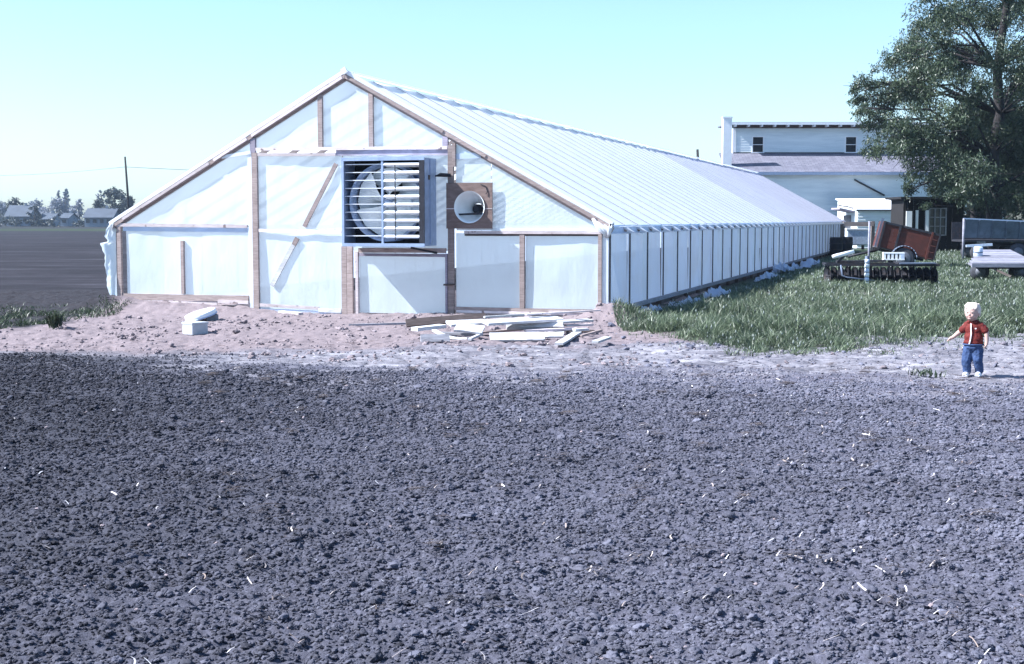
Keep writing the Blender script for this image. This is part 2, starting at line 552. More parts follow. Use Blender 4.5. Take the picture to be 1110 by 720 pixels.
M = {
    'wood': wood_mat('weathered_lumber', (0.215, 0.17, 0.16), (0.46, 0.375, 0.355)),
    'wood_dark': wood_mat('dark_lumber', (0.05, 0.04, 0.038), (0.13, 0.10, 0.095)),
    'shed_wood': wood_mat('tarred_wood', (0.008, 0.0075, 0.009), (0.022, 0.02, 0.02)),
    'grey_stud': wood_mat('grey_stud', (0.07, 0.065, 0.075), (0.15, 0.14, 0.155)),
    'lath': wood_mat('pale_lath', (0.50, 0.42, 0.42), (0.76, 0.69, 0.70), speck=9.0),
    'roof_lath': wood_mat('roof_lath', (0.24, 0.21, 0.27), (0.44, 0.40, 0.48)),
    'white_board': wood_mat('bleached_white_board', (0.30, 0.31, 0.33), (0.72, 0.73, 0.75)),
    'grey_board': wood_mat('grey_board', (0.16, 0.16, 0.18), (0.36, 0.36, 0.40)),
    'plywood': wood_mat('brown_plywood', (0.19, 0.135, 0.12), (0.30, 0.22, 0.20), grain=(2, 2, 8)),
    'film': plastic_mat('milky_film', (0.80, 0.89, 0.93)),
    'film_shade': plastic_mat('side_film', (0.66, 0.77, 0.94), trans=0.45, clear=0.05, dirt=0.5),  # bluer film: skylit shade is put into its colour
    'film_roof': plastic_mat('roof_film', (0.88, 0.93, 0.95), trans=0.42, clear=0.02, dirt=0.12),
    'film_old': plastic_mat('older_roof_film', (0.68, 0.71, 0.82), trans=0.35, clear=0.02, dirt=0.4, grimecol=(0.46, 0.48, 0.62)),
    'film_lap': plastic_mat('lapped_film', (0.90, 0.93, 0.97), trans=0.45, clear=0.0, dirt=0.1),
    'film_bright': plastic_mat('sunlit_lap_film', (0.93, 0.95, 0.98), trans=0.6, clear=0.0, dirt=0.0),  # sun shining through the laps is put into this whiter colour
    'galv': plain_mat('galvanised_steel', (0.34, 0.42, 0.58), 0.15, 9.0, 0.45, 0.55, 0.05),
    'white_metal': plain_mat('white_enamel', (0.74, 0.78, 0.80), 0.06, 5.0, 0.35, 0.0, 0.05),
    'dull_metal': plain_mat('dull_white_metal', (0.40, 0.42, 0.45), 0.12, 9.0, 0.45, 0.0, 0.05),
    'slat': plain_mat('aluminium_slat', (0.82, 0.84, 0.87), 0.06, 12.0, 0.35, 0.2, 0.03),
    'dark_metal': plain_mat('dark_iron', (0.030, 0.032, 0.042), 0.4, 12.0, 0.7, 0.3, 0.2, dirt=(0.07, 0.05, 0.045)),
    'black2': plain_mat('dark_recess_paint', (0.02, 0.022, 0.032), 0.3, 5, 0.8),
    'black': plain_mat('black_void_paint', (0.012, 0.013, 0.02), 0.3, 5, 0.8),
    'red_paint': plain_mat('rusty_red_paint', (0.085, 0.024, 0.018), 0.3, 4.0, 0.7, 0.0, 0.2, dirt=(0.055, 0.02, 0.017)),
    'grey_metal': plain_mat('grey_sheet_metal', (0.11, 0.14, 0.20), 0.25, 3.0, 0.55, 0.2, 0.1, dirt=(0.07, 0.08, 0.11)),
    'rubber': plain_mat('tyre_rubber', (0.045, 0.048, 0.06), 0.3, 20, 0.85),
    'rim': plain_mat('wheel_rim', (0.13, 0.14, 0.17), 0.3, 20, 0.6, 0.3),
    'pale_deck': wood_mat('bleached_deck', (0.17, 0.17, 0.21), (0.30, 0.30, 0.36), grain=(1, 6, 6)),
    'clap': clapboard_mat(),
    'shingle': shingle_mat(),
    'white_paint': plain_mat('white_paint', (0.78, 0.80, 0.82), 0.06, 3, 0.6),
    'glass_dark': plain_mat('dark_window_glass', (0.012, 0.016, 0.025), 0.3, 2, 0.15, 0, 0.02, spec=0.5),
    'far_white': plain_mat('far_house_wall', (0.20, 0.23, 0.27), 0.1, 0.5, 0.8),
    'far_roof': plain_mat('far_house_roof', (0.07, 0.085, 0.11), 0.2, 0.5, 0.9),
    'bark': plain_mat('bark', (0.028, 0.025, 0.027), 0.45, 3.5, 0.95, 0, 0.8),
    'leaf_big': leaf_mat('tree_leaf', (0.020, 0.036, 0.021), (0.080, 0.112, 0.064), 0.3),
    'leaf_dark': leaf_mat('dark_leaf', (0.012, 0.020, 0.016), (0.04, 0.056, 0.042), 0.25),
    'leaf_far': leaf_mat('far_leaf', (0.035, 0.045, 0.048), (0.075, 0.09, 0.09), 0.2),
    'leaf_pale': leaf_mat('pale_far_leaf', (0.13, 0.145, 0.175), (0.26, 0.28, 0.33), 0.2),  # distance haze is put into this blue-grey leaf colour
    'grass': leaf_mat('grass_blade', (0.030, 0.050, 0.030), (0.140, 0.180, 0.112), 0.36),
    'weed': leaf_mat('weed_leaf', (0.018, 0.030, 0.018), (0.055, 0.080, 0.045), 0.3),
    'seed': plain_mat('pale_seed_head', (0.24, 0.27, 0.25), 0.25, 8, 0.8),
    'straw': straw_mat(),
    'clod': clod_mat(),
    'skin': plain_mat('skin', (0.42, 0.275, 0.24), 0.05, 6, 0.5),
    'hair': plain_mat('blond_hair', (0.58, 0.50, 0.45), 0.15, 60, 0.6, 0, 0.4),
    'shirt': plain_mat('red_shirt', (0.115, 0.013, 0.011), 0.12, 20, 0.8),
    'shirt_trim': plain_mat('pale_shirt_trim', (0.62, 0.60, 0.66), 0.1, 20, 0.8),
    'jeans': plain_mat('blue_denim', (0.034, 0.062, 0.145), 0.3, 22, 0.9),
    'shoe': plain_mat('white_shoe', (0.78, 0.80, 0.84), 0.08, 20, 0.6),
    'eye': plain_mat('dark_eye', (0.03, 0.025, 0.03), 0.1, 5, 0.3),
    'lip': plain_mat('lips', (0.50, 0.22, 0.20), 0.1, 5, 0.5),
    'stripe': plain_mat('pale_blue_sleeve', (0.50, 0.58, 0.72), 0.25, 9, 0.6),
    'concrete': plain_mat('grey_block', (0.16, 0.17, 0.19), 0.25, 12, 0.9),
    'wire': plain_mat('wire', (0.22, 0.28, 0.36), 0.1, 1, 0.8),
}

# ================================================================== SETTING
# greenhouse frame of reference: origin at its right front corner
GS = Vector((0.30041184, 0.95380959, 0))          # along the side wall, away from the camera
GX = Vector((0.95380959, -0.30041184, 0))         # along the front, to the right
GO = Vector((1.61, 23.63, 0))
GRZ = math.atan2(GX.y, GX.x)
GW, GL, EAVE, RIDGE = 9.6, 56.0, 1.60, 4.25


def g2w(x, y, z=0.0):
    return GO + GX * x + GS * y + Vector((0, 0, z))


def till_edge(x):
    """where the tilled soil ends"""
    return np.interp(x, [-12, -6, -2, 2, 5, 8, 14], [17.6, 17.5, 15.9, 15.3, 14.5, 14.3, 14.2])


def grass_front(x):
    return np.interp(x, [1.6, 2.2, 3.2, 4.4, 5.7, 6.6, 9, 20], [21.2, 19.7, 17.8, 17.9, 19.0, 19.6, 19.3, 19.0])


def loc_gh(x, y):
    dx, dy = x - GO.x, y - GO.y
    return dx * GX.x + dy * GX.y, dx * GS.x + dy * GS.y


def ground_z(x, y, detail=True):
    x, y = np.asarray(x, float), np.asarray(y, float)
    n1 = fbm(x * 0.9, y * 0.9, 3, 3)
    e = till_edge(x) + (fbm(x * 0.8, y * 0.8, 5, 3) - 0.5) * 1.6
    tilled = 1 - sstep(-0.35, 0.45, y - e)
    gx, gy = loc_gh(x, y)
    z = (n1 - 0.5) * 0.06
    if detail:
        lump = np.abs(fbm(x * 9, y * 9, 21, 3) - 0.5) * 2
        lump2 = fbm(x * 24, y * 24, 31, 2)
        row = np.sin((y + (fbm(x * 0.3, y * 0.3, 8, 2) - 0.5) * 1.5) * 2 * math.pi / 0.62) * 0.5
        z = z + tilled * (0.035 + row * 0.010 - lump * 0.034 + lump2 * 0.026)
        z = z + (1 - tilled) * ((fbm(x * 4, y * 4, 41, 5, .62) - 0.5) * 0.085 - np.clip(np.abs(fbm(x * 2.6, y * 2.6, 47, 3) - .5) - .06, -.06, 0) * -.5)
    # earth banked against the front of the greenhouse
    front = np.exp(-((gy + 0.25) / 0.75) ** 2) * sstep(-10.6, -9.5, gx) * (1 - sstep(0.2, 0.9, gx))
    bank = np.interp(gx, [-9.8, -9.3, -7, -6.2, -5, -3, -1, 0, 0.6], [0.14, 0.15, 0.10, 0.02, 0.0, 0.02, 0.03, 0.10, 0.10])
    lumps = 0.6 + 0.8 * fbm(x * 4, y * 4, 61, 4)
    z = z + front * bank * lumps
    z = z + 0.20 * np.exp(-((gx - 0.25) / 0.45) ** 2 - ((gy + 0.55) / 0.5) ** 2) * lumps
    z = z + 0.10 * np.exp(-((gx + 9.7) / 0.7) ** 2 - ((gy + 0.5) / 0.55) ** 2) * lumps
    # the ground falls away a little beside the side wall
    z = z - 0.10 * np.exp(-((gx - 0.6) / 0.6) ** 2) * sstep(0.6, 2.0, gy)
    return z


# one sheet to the horizon
def make_far_ground():
    xs = np.array([-900, -500, -300, -160, -80, -40, 0, 40, 80, 160, 300, 500, 900.0])
    ys = np.array([-900, -400, -150, -40, 0, 30, 60, 100, 160, 240, 350, 500, 900.0])
    X, Y = np.meshgrid(xs, ys)
    V = np.stack([X.ravel(), Y.ravel(), np.full(X.size, -0.05)], 1)
    n, k = len(ys), len(xs)
    idx = np.arange(n * k).reshape(n, k)
    Fc = np.stack([idx[:-1, :-1].ravel(), idx[:-1, 1:].ravel(), idx[1:, 1:].ravel(), idx[1:, :-1].ravel()], 1)
    o = link('ground', mesh_np('ground', V, Fc, far_ground_mat()))
    tag(o, 'dark tilled field stretching flat to the distant tree line', kind='structure')


make_far_ground()


def make_patch():
    rows = [3.0]
    while rows[-1] < 36.0:
        rows.append(rows[-1] + max(0.011, rows[-1] * 0.0036))
    ys = np.array(rows)
    us = np.linspace(-1, 1, 800)
    X = us[None, :] * (ys[:, None] * 0.44 + 5.0)
    Y = np.repeat(ys[:, None], len(us), 1)
    Z = ground_z(X, Y)
    edge = np.minimum(sstep(1.0, 0.94, np.abs(us))[None, :], np.minimum(sstep(3.0, 3.5, ys), sstep(36, 32, ys))[:, None])
    Z = Z * edge - 0.08 * (1 - edge)
    gx, gy = loc_gh(X, Y)
    e = till_edge(X) + (fbm(X * 0.8, Y * 0.8, 5, 3) - 0.5) * 1.6 + (fbm(X * 5, Y * 5, 6, 3) - 0.5) * 1.1
    off = sstep(-0.6, 0.6, Y - e + (fbm(X * 9, Y * 9, 7, 3) - .5) * 1.2)                          # not tilled
    side = sstep(-0.6, 0.9, X - 1.2 + (fbm(X * 0.9, Y * 0.9, 77, 3) - 0.5) * 3 - (Y - 17) * 0.7)     # right: pale path
    field = sstep(-0.2, 0.3, -(X + 7.45 + .12 * np.maximum(0, Y - 25)) + (fbm(X * 1.1, Y * 1.1, 79, 3) - 0.5) * .7) * sstep(21.3, 22.0, Y + (fbm(X * 1.3, Y * 1.3, 81, 3) - .5) * 1.2)
    field = np.maximum(field, sstep(.1, 1.2, -(gx + 9.9)) * sstep(-.5, .3, gy))
    yst = np.interp(X, [-8, -4.5, -2.5, 0, 2], [17.0, 17.4, 18.2, 18.8, 19.2])
    side = np.maximum(side, sstep(.7, -.7, Y - yst + (fbm(X * 1.1, Y * 2.5, 83, 4) - .5) * 2.2))
    sand = off * (1 - side) * (1 - field)
    path = off * side * (1 - field)
    path = np.maximum(path, 0.85 * sstep(2.3, 0.2, np.abs(Y - e + 0.5)) * sstep(0.36, 0.62, fbm(X * 1.6, Y * 4.5, 91, 5)) * (.35 + .65 * sstep(-5.5, -2.0, X)) * (1 - field))
    paler = np.clip(0.15 + sstep(-7, 5, X + (Y - 9) * 0.12 + (fbm(X * 0.5, Y * 0.5, 95, 3) - 0.5) * 3) * 0.85, 0, 1)  # soil grows paler from left to right
    paler = np.clip(paler + .5 * sstep(-2.6, -.2, Y - e) * (.25 + .75 * sstep(-5, -1, X)), 0, 1)
    zone = np.stack([sand.ravel(), path.ravel(), paler.ravel(), (off * field).ravel()], 1)
    n, k = X.shape
    idx = np.arange(n * k).reshape(n, k)
    Fc = np.stack([idx[:-1, :-1].ravel(), idx[:-1, 1:].ravel(), idx[1:, 1:].ravel(), idx[1:, :-1].ravel()], 1)
    V = np.stack([X.ravel(), Y.ravel(), Z.ravel()], 1)
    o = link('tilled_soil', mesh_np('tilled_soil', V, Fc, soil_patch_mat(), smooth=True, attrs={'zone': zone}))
    tag(o, 'dark lumpy tilled soil with a pinkish sandy strip along the greenhouse', kind='structure')


make_patch()


# clods lying on the tilled soil: points that carry instanced lumps
def make_clods():
    n = 560000
    Y = 4.3 + (18.2 - 4.3) * rng.random(n) ** 0.95
    X = (rng.random(n) * 2 - 1) * (Y * 0.42 + 3.8)
    e = till_edge(X) + (fbm(X * 0.8, Y * 0.8, 5, 3) - 0.5) * 1.6
    keep = rng.random(n) < np.clip(1.0 - sstep(-2.2, 1.6, Y - e) * 0.92 - .5 * np.exp(-((Y - e) / 1.0) ** 2) * fbm(X * 2, Y * 5, 53, 3), 0.03, 1) * np.clip(.1 + 1.5 * fbm(X * .8, Y * 3.0, 51, 4), 0.2, 1)
    X, Y = X[keep], Y[keep]
    n = len(X)
    s = np.clip(np.exp(rng.normal(-5.14, 0.44, n)), 0.0035, 0.034)
    big = rng.random(n) < 0.002
    s[big] = rng.uniform(0.014, 0.028, big.sum())
    over = sstep(-2.4, 0.5, Y - (till_edge(X) + (fbm(X * 0.8, Y * 0.8, 5, 3) - 0.5) * 1.6))
    s = s * (1 + 0.25 * sstep(9, 16, Y)) * (1 - .35 * over)
    paler0 = X
    m2 = 10000                                     # lumps of dry sandy earth along the greenhouse
    Y2 = 15.6 + 8.6 * rng.random(m2) ** 1.0
    X2 = rng.uniform(-9.5, 7.0, m2)
    gx2, gy2 = loc_gh(X2, Y2)
    ok = (gy2 < -.05) & (Y2 > till_edge(X2) + .2) & ((X2 > -7.3) | (Y2 < 21.3)) & ((X2 < 1.7) | (Y2 < grass_front(X2))) & (rng.random(m2) < .12 + 1.0 * sstep(.48, .68, fbm(X2 * 1.7, Y2 * 1.7, 57, 3)) + .6 * np.exp(-((gy2 + .6) / .5) ** 2))
    X2, Y2 = X2[ok], Y2[ok]
    s2 = np.clip(np.exp(rng.normal(-4.4, .5, len(X2))), .006, .05)
    nsoil = n
    X, Y, s = np.concatenate([X, X2]), np.concatenate([Y, Y2]), np.concatenate([s, s2])
    over = np.concatenate([over, np.zeros(len(X2))])
    n = len(X)
    Z = ground_z(X, Y) + s * 0.25
    paler = np.clip(sstep(-7, 5, X + (Y - 9) * 0.12 + (fbm(X * 0.5, Y * 0.5, 95, 3) - 0.5) * 3), 0, 1)  # clods grow paler to the right like the ground
    tintv = np.clip(0.0 + 0.68 * paler + (fbm(X * .6, Y * 3.4, 59, 4) - .5) * .55 * (.3 + .7 * paler) + 0.42 * over * (.35 + .65 * sstep(-5, -1, X)) + rng.normal(0, 0.11, n), 0, 0.94)
    tintv[rng.random(n) < 0.002] = 1.0
    tintv[nsoil:] = np.where(X[nsoil:] < 1.5, rng.uniform(.955, 1.0, n - nsoil), rng.uniform(.8, .98, n - nsoil))
    me = bpy.data.meshes.new('soil_clods')
    me.vertices.add(n)
    me.vertices.foreach_set('co', np.stack([X, Y, Z], 1).astype(np.float32).ravel())
    a = me.attributes.new('scl', 'FLOAT_VECTOR', 'POINT')
    sc = np.stack([s * rng.uniform(0.8, 1.5, n), s * rng.uniform(0.8, 1.4, n), s * rng.uniform(0.5, 0.85, n)], 1).astype(np.float32)
    a.data.foreach_set('vector', sc.ravel())
    a = me.attributes.new('rot', 'FLOAT_VECTOR', 'POINT')
    a.data.foreach_set('vector', np.stack([rng.normal(0, .3, n), rng.normal(0, .3, n), rng.uniform(0, 6.28, n)], 1).astype(np.float32).ravel())
    a = me.attributes.new('tint', 'FLOAT', 'POINT')
    a.data.foreach_set('value', tintv.astype(np.float32))
    a = me.attributes.new('pick', 'INT', 'POINT')
    a.data.foreach_set('value', rng.integers(0, 5, n).astype(np.int32))
    o = link('soil_clods', me)
    ng = bpy.data.node_groups.new('scatter_clods', 'GeometryNodeTree')
    ng.interface.new_socket('Geometry', in_out='INPUT', socket_type='NodeSocketGeometry')
    ng.interface.new_socket('Geometry', in_out='OUTPUT', socket_type='NodeSocketGeometry')
    gi, go = ng.nodes.new('NodeGroupInput'), ng.nodes.new('NodeGroupOutput')
    join = ng.nodes.new('GeometryNodeJoinGeometry')
    L = ng.links.new
    for k in range(5):
        ico = ng.nodes.new('GeometryNodeMeshIcoSphere')
        ico.inputs['Radius'].default_value = 1.0
        ico.inputs['Subdivisions'].default_value = 3
        sp = ng.nodes.new('GeometryNodeSetPosition')
        nz = ng.nodes.new('ShaderNodeTexNoise')
        nz.noise_dimensions = '4D'
        nz.inputs['W'].default_value = k * 7.7 + 1.3
        nz.inputs['Scale'].default_value = 1.6
        nz.inputs['Detail'].default_value = 3.0
        nz.inputs['Roughness'].default_value = 0.65
        sub = ng.nodes.new('ShaderNodeVectorMath'); sub.operation = 'SUBTRACT'
        sub.inputs[1].default_value = (0.5, 0.5, 0.5)
        mul = ng.nodes.new('ShaderNodeVectorMath'); mul.operation = 'SCALE'
        mul.inputs['Scale'].default_value = 2.1
        L(nz.outputs['Color'], sub.inputs[0]); L(sub.outputs[0], mul.inputs[0]); L(mul.outputs[0], sp.inputs['Offset'])
        L(ico.outputs['Mesh'], sp.inputs['Geometry'])
        smt = ng.nodes.new('GeometryNodeSetMaterial'); smt.inputs['Material'].default_value = M['clod']
        ssm = ng.nodes.new('GeometryNodeSetShadeSmooth')
        L(sp.outputs[0], ssm.inputs['Geometry'])
        L(ssm.outputs[0], smt.inputs['Geometry'])
        g2i = ng.nodes.new('GeometryNodeGeometryToInstance')
        L(smt.outputs[0], g2i.inputs[0])
        L(g2i.outputs[0], join.inputs[0])
    iop = ng.nodes.new('GeometryNodeInstanceOnPoints')
    iop.inputs['Pick Instance'].default_value = True

    def attr(nm, typ):
        q = ng.nodes.new('GeometryNodeInputNamedAttribute')
        q.data_type = typ
        q.inputs['Name'].default_value = nm
        return q.outputs['Attribute']
    L(gi.outputs[0], iop.inputs['Points']); L(join.outputs[0], iop.inputs['Instance'])
    L(attr('pick', 'INT'), iop.inputs['Instance Index'])
    L(attr('scl', 'FLOAT_VECTOR'), iop.inputs['Scale'])
    e2r = ng.nodes.new('FunctionNodeEulerToRotation')
    L(attr('rot', 'FLOAT_VECTOR'), e2r.inputs[0]); L(e2r.outputs[0], iop.inputs['Rotation'])
    L(iop.outputs[0], go.inputs[0])
    md = o.modifiers.new('scatter', 'NODES')
    md.node_group = ng
    tag(o, 'loose grey lumps of soil covering the tilled ground', 'soil', kind='stuff')


make_clods()


def make_straw():
    V, Fc, T = [], [], []

    def strip(p, ang, L, w, lift, tint):
        d = Vector((math.cos(ang), math.sin(ang), 0))
        s = Vector((-d.y, d.x, 0)) * w / 2
        b = len(V)
        bend = random.gauss(0, 0.05) * L
        for i in range(4):
            t = i / 3
            q = p + d * L * (t - 0.5) + Vector((-d.y, d.x, 0)) * bend * (t - .5) ** 2 * 4 + Vector((0, 0, lift + math.sin(t * 3.1) * L * 0.04 + t * random.uniform(0, .05) * L))
            V.append(q - s + Vector((0, 0, w * .4))); V.append(q + s)
            T.extend((tint, tint))
        for i in range(3):
            k = b + i * 2
            Fc.append((k, k + 1, k + 3, k + 2))
    pts = []
    for _ in range(5200):
        Y = 4.6 + (19.5 - 4.6) * random.random() ** 0.9
        X = random.uniform(-1, 1) * (Y * 0.4 + 0.8)
        if random.random() > 0.35 + 0.65 * float(sstep(-5, 3, np.array(X))): continue
        pts.append((X, Y, random.uniform(0.035, 0.14), random.random()))
    for _ in range(120):                                             # little mats of straw
        Y = random.uniform(5, 16); X = random.uniform(-.6, 1) * (Y * .38)
        a0 = random.uniform(-.5, .5)
        for k in range(random.randint(5, 26)):
            pts.append((X + random.gauss(0, .035), Y + random.gauss(0, .03), random.uniform(.04, .12), min(1, random.random() * .6 + .3 * (k % 2))))
    for cx, cy in ((980, 488), (1000, 497), (1030, 492), (1060, 575)):
        c = at(cx, cy)
        for k in range(16):
            pts.append((c.x + random.gauss(0, .07), c.y + random.gauss(0, .05), random.uniform(.06, .16), random.random()))
    A = np.array(pts)
    Z = ground_z(A[:, 0], A[:, 1]) + rng.uniform(.026, .050, len(A))
    for (X, Y, L, t), z in zip(pts, Z):
        strip(Vector((X, Y, z)), random.gauss(0, 0.6), L, random.uniform(0.0035, 0.007) * (.75 + Y / 16), 0, t)
    o = link('straw_litter', mesh_np('straw_litter', [tuple(v) for v in V], Fc, M['straw'], attrs={'tint': T}))
    tag(o, 'pale straw bits scattered over the dark tilled soil', 'straw', kind='stuff')


make_straw()


# grass: blades in one mesh
def blades(name, X, Y, Z, h, w, mat, tintv, lean=0.35):
    n = len(X)
    a = rng.uniform(0, 2 * math.pi, n)
    dx, dy = np.cos(a), np.sin(a)
    la = rng.uniform(0, 2 * math.pi, n)
    lx, ly = np.cos(la) * h * lean * rng.random(n), np.sin(la) * h * lean * rng.random(n)
    V = np.zeros((n, 5, 3), np.float32)
    for i, (t, ww) in enumerate(((0, .7), (0, .7), (.55, 1), (.55, 1), (1, 0))):
        sg = -1 if i % 2 == 0 else 1
        if i == 4: sg = 0
        V[:, i, 0] = X + dx * w * .5 * ww * sg + lx * t * t
        V[:, i, 1] = Y + dy * w * .5 * ww * sg + ly * t * t
        V[:, i, 2] = Z + h * t * (1 - .12 * t)
    b = (np.arange(n) * 5)[:, None]
    Fc = np.concatenate([b + np.array([[0, 1, 3]]), b + np.array([[0, 3, 2]]), b + np.array([[2, 3, 4]])], 0)
    return mesh_np(name, V.reshape(-1, 3), Fc, mat, attrs={'tint': np.repeat(tintv, 5)})


def make_grass():
    n = 500000
    Y = 17.3 + (70 - 17.3) * rng.random(n) ** 2.0
    gx0 = 1.61 + (Y - 23.63) * 0.31496 + 0.22
    gx0 = np.where(Y < 23.6, 1.7, gx0)
    xr = Y * 0.41 + 2.0
    X = gx0 + (xr - gx0) * rng.random(n)
    fr = grass_front(X) + (fbm(X * 1.3, Y * 1.3, 111, 3) - .5) * 1.3 + (fbm(X * 5, Y * 5, 112, 2) - .5) * 0.7
    dens = 0.02 + 0.98 * sstep(-0.6, 1.2, Y - fr) ** 1.5
    gx, gy = loc_gh(X, Y)
    dens = dens * np.where((gx < 0.75), 0.75, 1.0) * np.where(gx < 0.3, 0.5, 1)
    bare = np.exp(-(((X - 5.2) / .75) ** 2 + ((Y - 19.6) / .9) ** 2))
    dens = dens * (1 - 0.9 * bare)
    dens = dens * np.clip(0.55 + 0.9 * fbm(X * 1.1, Y * 1.1, 113, 3), 0, 1)
    keep = (rng.random(n) < dens) & (Y > fr - 1.0)
    X, Y, fr = X[keep], Y[keep], fr[keep]
    n = len(X)
    edge = sstep(-0.2, 1.6, Y - fr)
    gx, gy = loc_gh(X, Y)
    tall = (0.6 + 0.8 * fbm(X * .9, Y * .9, 115, 3)) * (.45 + 1.35 * sstep(.3, .75, fbm(X * 3.2, Y * 3.2, 119, 3)))
    h = rng.uniform(0.08, 0.25, n) * (0.35 + 0.65 * edge) * tall * np.where(gx < .9, .75, 1)
    h *= 1 - .42 * sstep(22, 32, Y)
    w = rng.uniform(0.004, 0.0095, n) * (0.7 + Y / 30.0)
    tv = np.clip(rng.normal(0.45, 0.26, n) + (fbm(X * .7, Y * .7, 117, 3) - .5) * .9, 0, 0.95)
    broad = rng.random(n) < .16                      # broad leaved weeds among the grass
    w[broad] *= 2.2
    h[broad] *= .75
    pale = rng.random(n) < 0.10  # glints on the leaves, put in as paler blades
    tv[pale] = 1.0
    Z = ground_z(X, Y, False) - 0.02
    o = link('grass', blades('grass', X, Y, Z, h, w, M['grass'], tv, 1.1))
    tag(o, 'rough grey green grass beside the greenhouse wall', 'grass', kind='stuff')
    # pale seed heads standing in it
    k = rng.choice(n, 3500, replace=False)
    k = k[gx[k] > 0.5]
    sx, sy, sz, s = X[k], Y[k], Z[k] + h[k] * rng.uniform(.75, 1.1, len(k)), rng.uniform(0.006, 0.014, len(k)) * (0.7 + Y[k] / 35)
    base = np.array([[1, 0, 0], [-.5, .87, 0], [-.5, -.87, 0], [0, 0, 2.6], [0, 0, -2.0]])
    V = (np.stack([sx, sy, sz], 1)[:, None, :] + base[None] * s[:, None, None]).reshape(-1, 3)
    b = (np.arange(len(k)) * 5)[:, None]
    Fc = np.concatenate([b + np.array([q]) for q in ([0, 1, 3], [1, 2, 3], [2, 0, 3], [1, 0, 4], [2, 1, 4], [0, 2, 4])], 0)
    o = link('seed_heads', mesh_np('seed_heads', V, Fc, M['seed']))
    tag(o, 'pale seed heads speckling the rough grass', 'seed heads', kind='stuff')


make_grass()


def make_weeds():
    n = 60000
    X = rng.uniform(-15.5, -7.0, n)
    Y = rng.uniform(20.8, 31, n)
    gx, gy = loc_gh(X, Y)
    line = np.interp(X, [-15, -8, -7.5, -7.25, -7.0], [21.2, 21.4, 22.2, 23.6, 27])
    d = sstep(-.2, .5, Y - line + (fbm(X * 1.5, Y * 1.5, 131, 3) - .5) * 1.6) * (1 - sstep(1.5, 7.0, Y - line)) * sstep(.38, .66, fbm(X * 1.6, Y * 1.6, 133, 4))
    d = d * ((gx < -9.8) | (gy < -.6))
    keep = rng.random(n) < d
    X, Y = X[keep], Y[keep]
    n = len(X)
    h = rng.uniform(.04, .13, n) * (0.4 + fbm(X * 1.2, Y * 1.2, 135, 2))
    Z = ground_z(X, Y, False) - .02
    o = link('weeds', blades('weeds', X, Y, Z, h, rng.uniform(.008, .02, n), M['weed'], np.clip(rng.normal(.45, .25, n), 0, 1), 1.6))
    tag(o, 'low green weeds at the field edge left of the greenhouse', 'weeds', kind='stuff')


make_weeds()


def weed_plant(name, label, c, r, h, n):
    c = Vector(c)
    e = empty(name, c, 0, label, 'weed')
    a = rng.uniform(0, 6.28, n); q = r * np.sqrt(rng.random(n))
    X, Y = np.cos(a) * q, np.sin(a) * q
    Z = np.zeros(n) + rng.random(n) * h * .5
    link('foliage', blades('foliage', X, Y, Z, h * rng.uniform(.5, 1, n), rng.uniform(.012, .024, n), M['weed'], np.clip(rng.normal(.4, .25, n), 0, 1), 1.2), e)
    m = MB()
    for k in range(4):
        an = k * 1.7
        m.tube([(0, 0, -.03), (math.cos(an) * r * .3, math.sin(an) * r * .3, h * .6)], [.012, .006], 5)
    m.build('stem', M['weed'], e)


p = at(60, 357); weed_plant('tall_weed', 'dark upright weed clump at left edge of the sandy strip', (p.x, p.y, 0), .10, .26, 160)
p = at(1005, 412); weed_plant('small_weed', 'small dark green weed on soil left of the child', (p.x, p.y, .02), .2, .09, 60)

# ================================================================== GREENHOUSE
GH = empty('greenhouse', GO, GRZ, 'long gabled greenhouse of lumber covered in milky plastic film', 'greenhouse')


def roof_z(x):
    """underside of the roof over the front, x from -GW to 0"""
    return EAVE + (RIDGE - EAVE) * (1 - abs(x + GW / 2) / (GW / 2))


def film_panel(name, x0, x1, z0, z1, mat, nx=14, nz=12, amp=0.012, seed=0, y=0.0):
    """front film stretched between members, cut along the roof line, with pulled folds"""
    xs = np.linspace(x0, x1, nx + 1)
    V = np.zeros((nz + 1, nx + 1, 3))
    for j, x in enumerate(xs):
        top = min(z1, roof_z(x) - 0.03)
        for i in range(nz + 1):
            V[i, j] = (x, y, z0 + (max(top, z0 + 0.005) - z0) * i / nz)
    S, Tt = V[..., 0], V[..., 2]
    w = (fbm(S * 1.2 + seed, Tt * 1.2, seed + 200, 3) - .5) * amp * 2.3
    w += 0 * np.sin((S * 2.3 + Tt * 2.9 + seed) * 6.0) * amp * 0.10 * sstep(.5, .9, fbm(S * 1.5, Tt * 1.5 + seed, seed + 9, 2) + .25)
    w += (fbm(S * 5.0, Tt * 0.7 + seed, seed + 300, 2) - .5) * amp * 1.1
    fx = np.clip(np.minimum(S - x0, x1 - S) / 0.15, 0, 1)
    V[..., 1] += w * (0.3 + 0.7 * fx) + 0.002
    idx = np.arange((nz + 1) * (nx + 1)).reshape(nz + 1, nx + 1)
    Fc = np.stack([idx[:-1, :-1].ravel(), idx[:-1, 1:].ravel(), idx[1:, 1:].ravel(), idx[1:, :-1].ravel()], 1)
    return link(name, mesh_np(name, V.reshape(-1, 3), Fc, mat, smooth=True), GH)


def pf(name, x, z0, z1, w, mat='wood', y=-0.03, t=0.06):
    """upright on the front wall"""
    return MB().beam((x, y, z0), (x, y, z1), w, t, (0, -1, 0), 4, 0.003, 0.02).build(name, M[mat], GH)


def hf(name, x0, z0, x1, z1, h, mat='lath', y=-0.05, t=0.025, segs=6):
    """rail or brace on the front wall"""
    return MB().beam((x0, y, z0), (x1, y, z1), h, t, (0, -1, 0), segs, 0.004, 0.03).build(name, M[mat], GH)


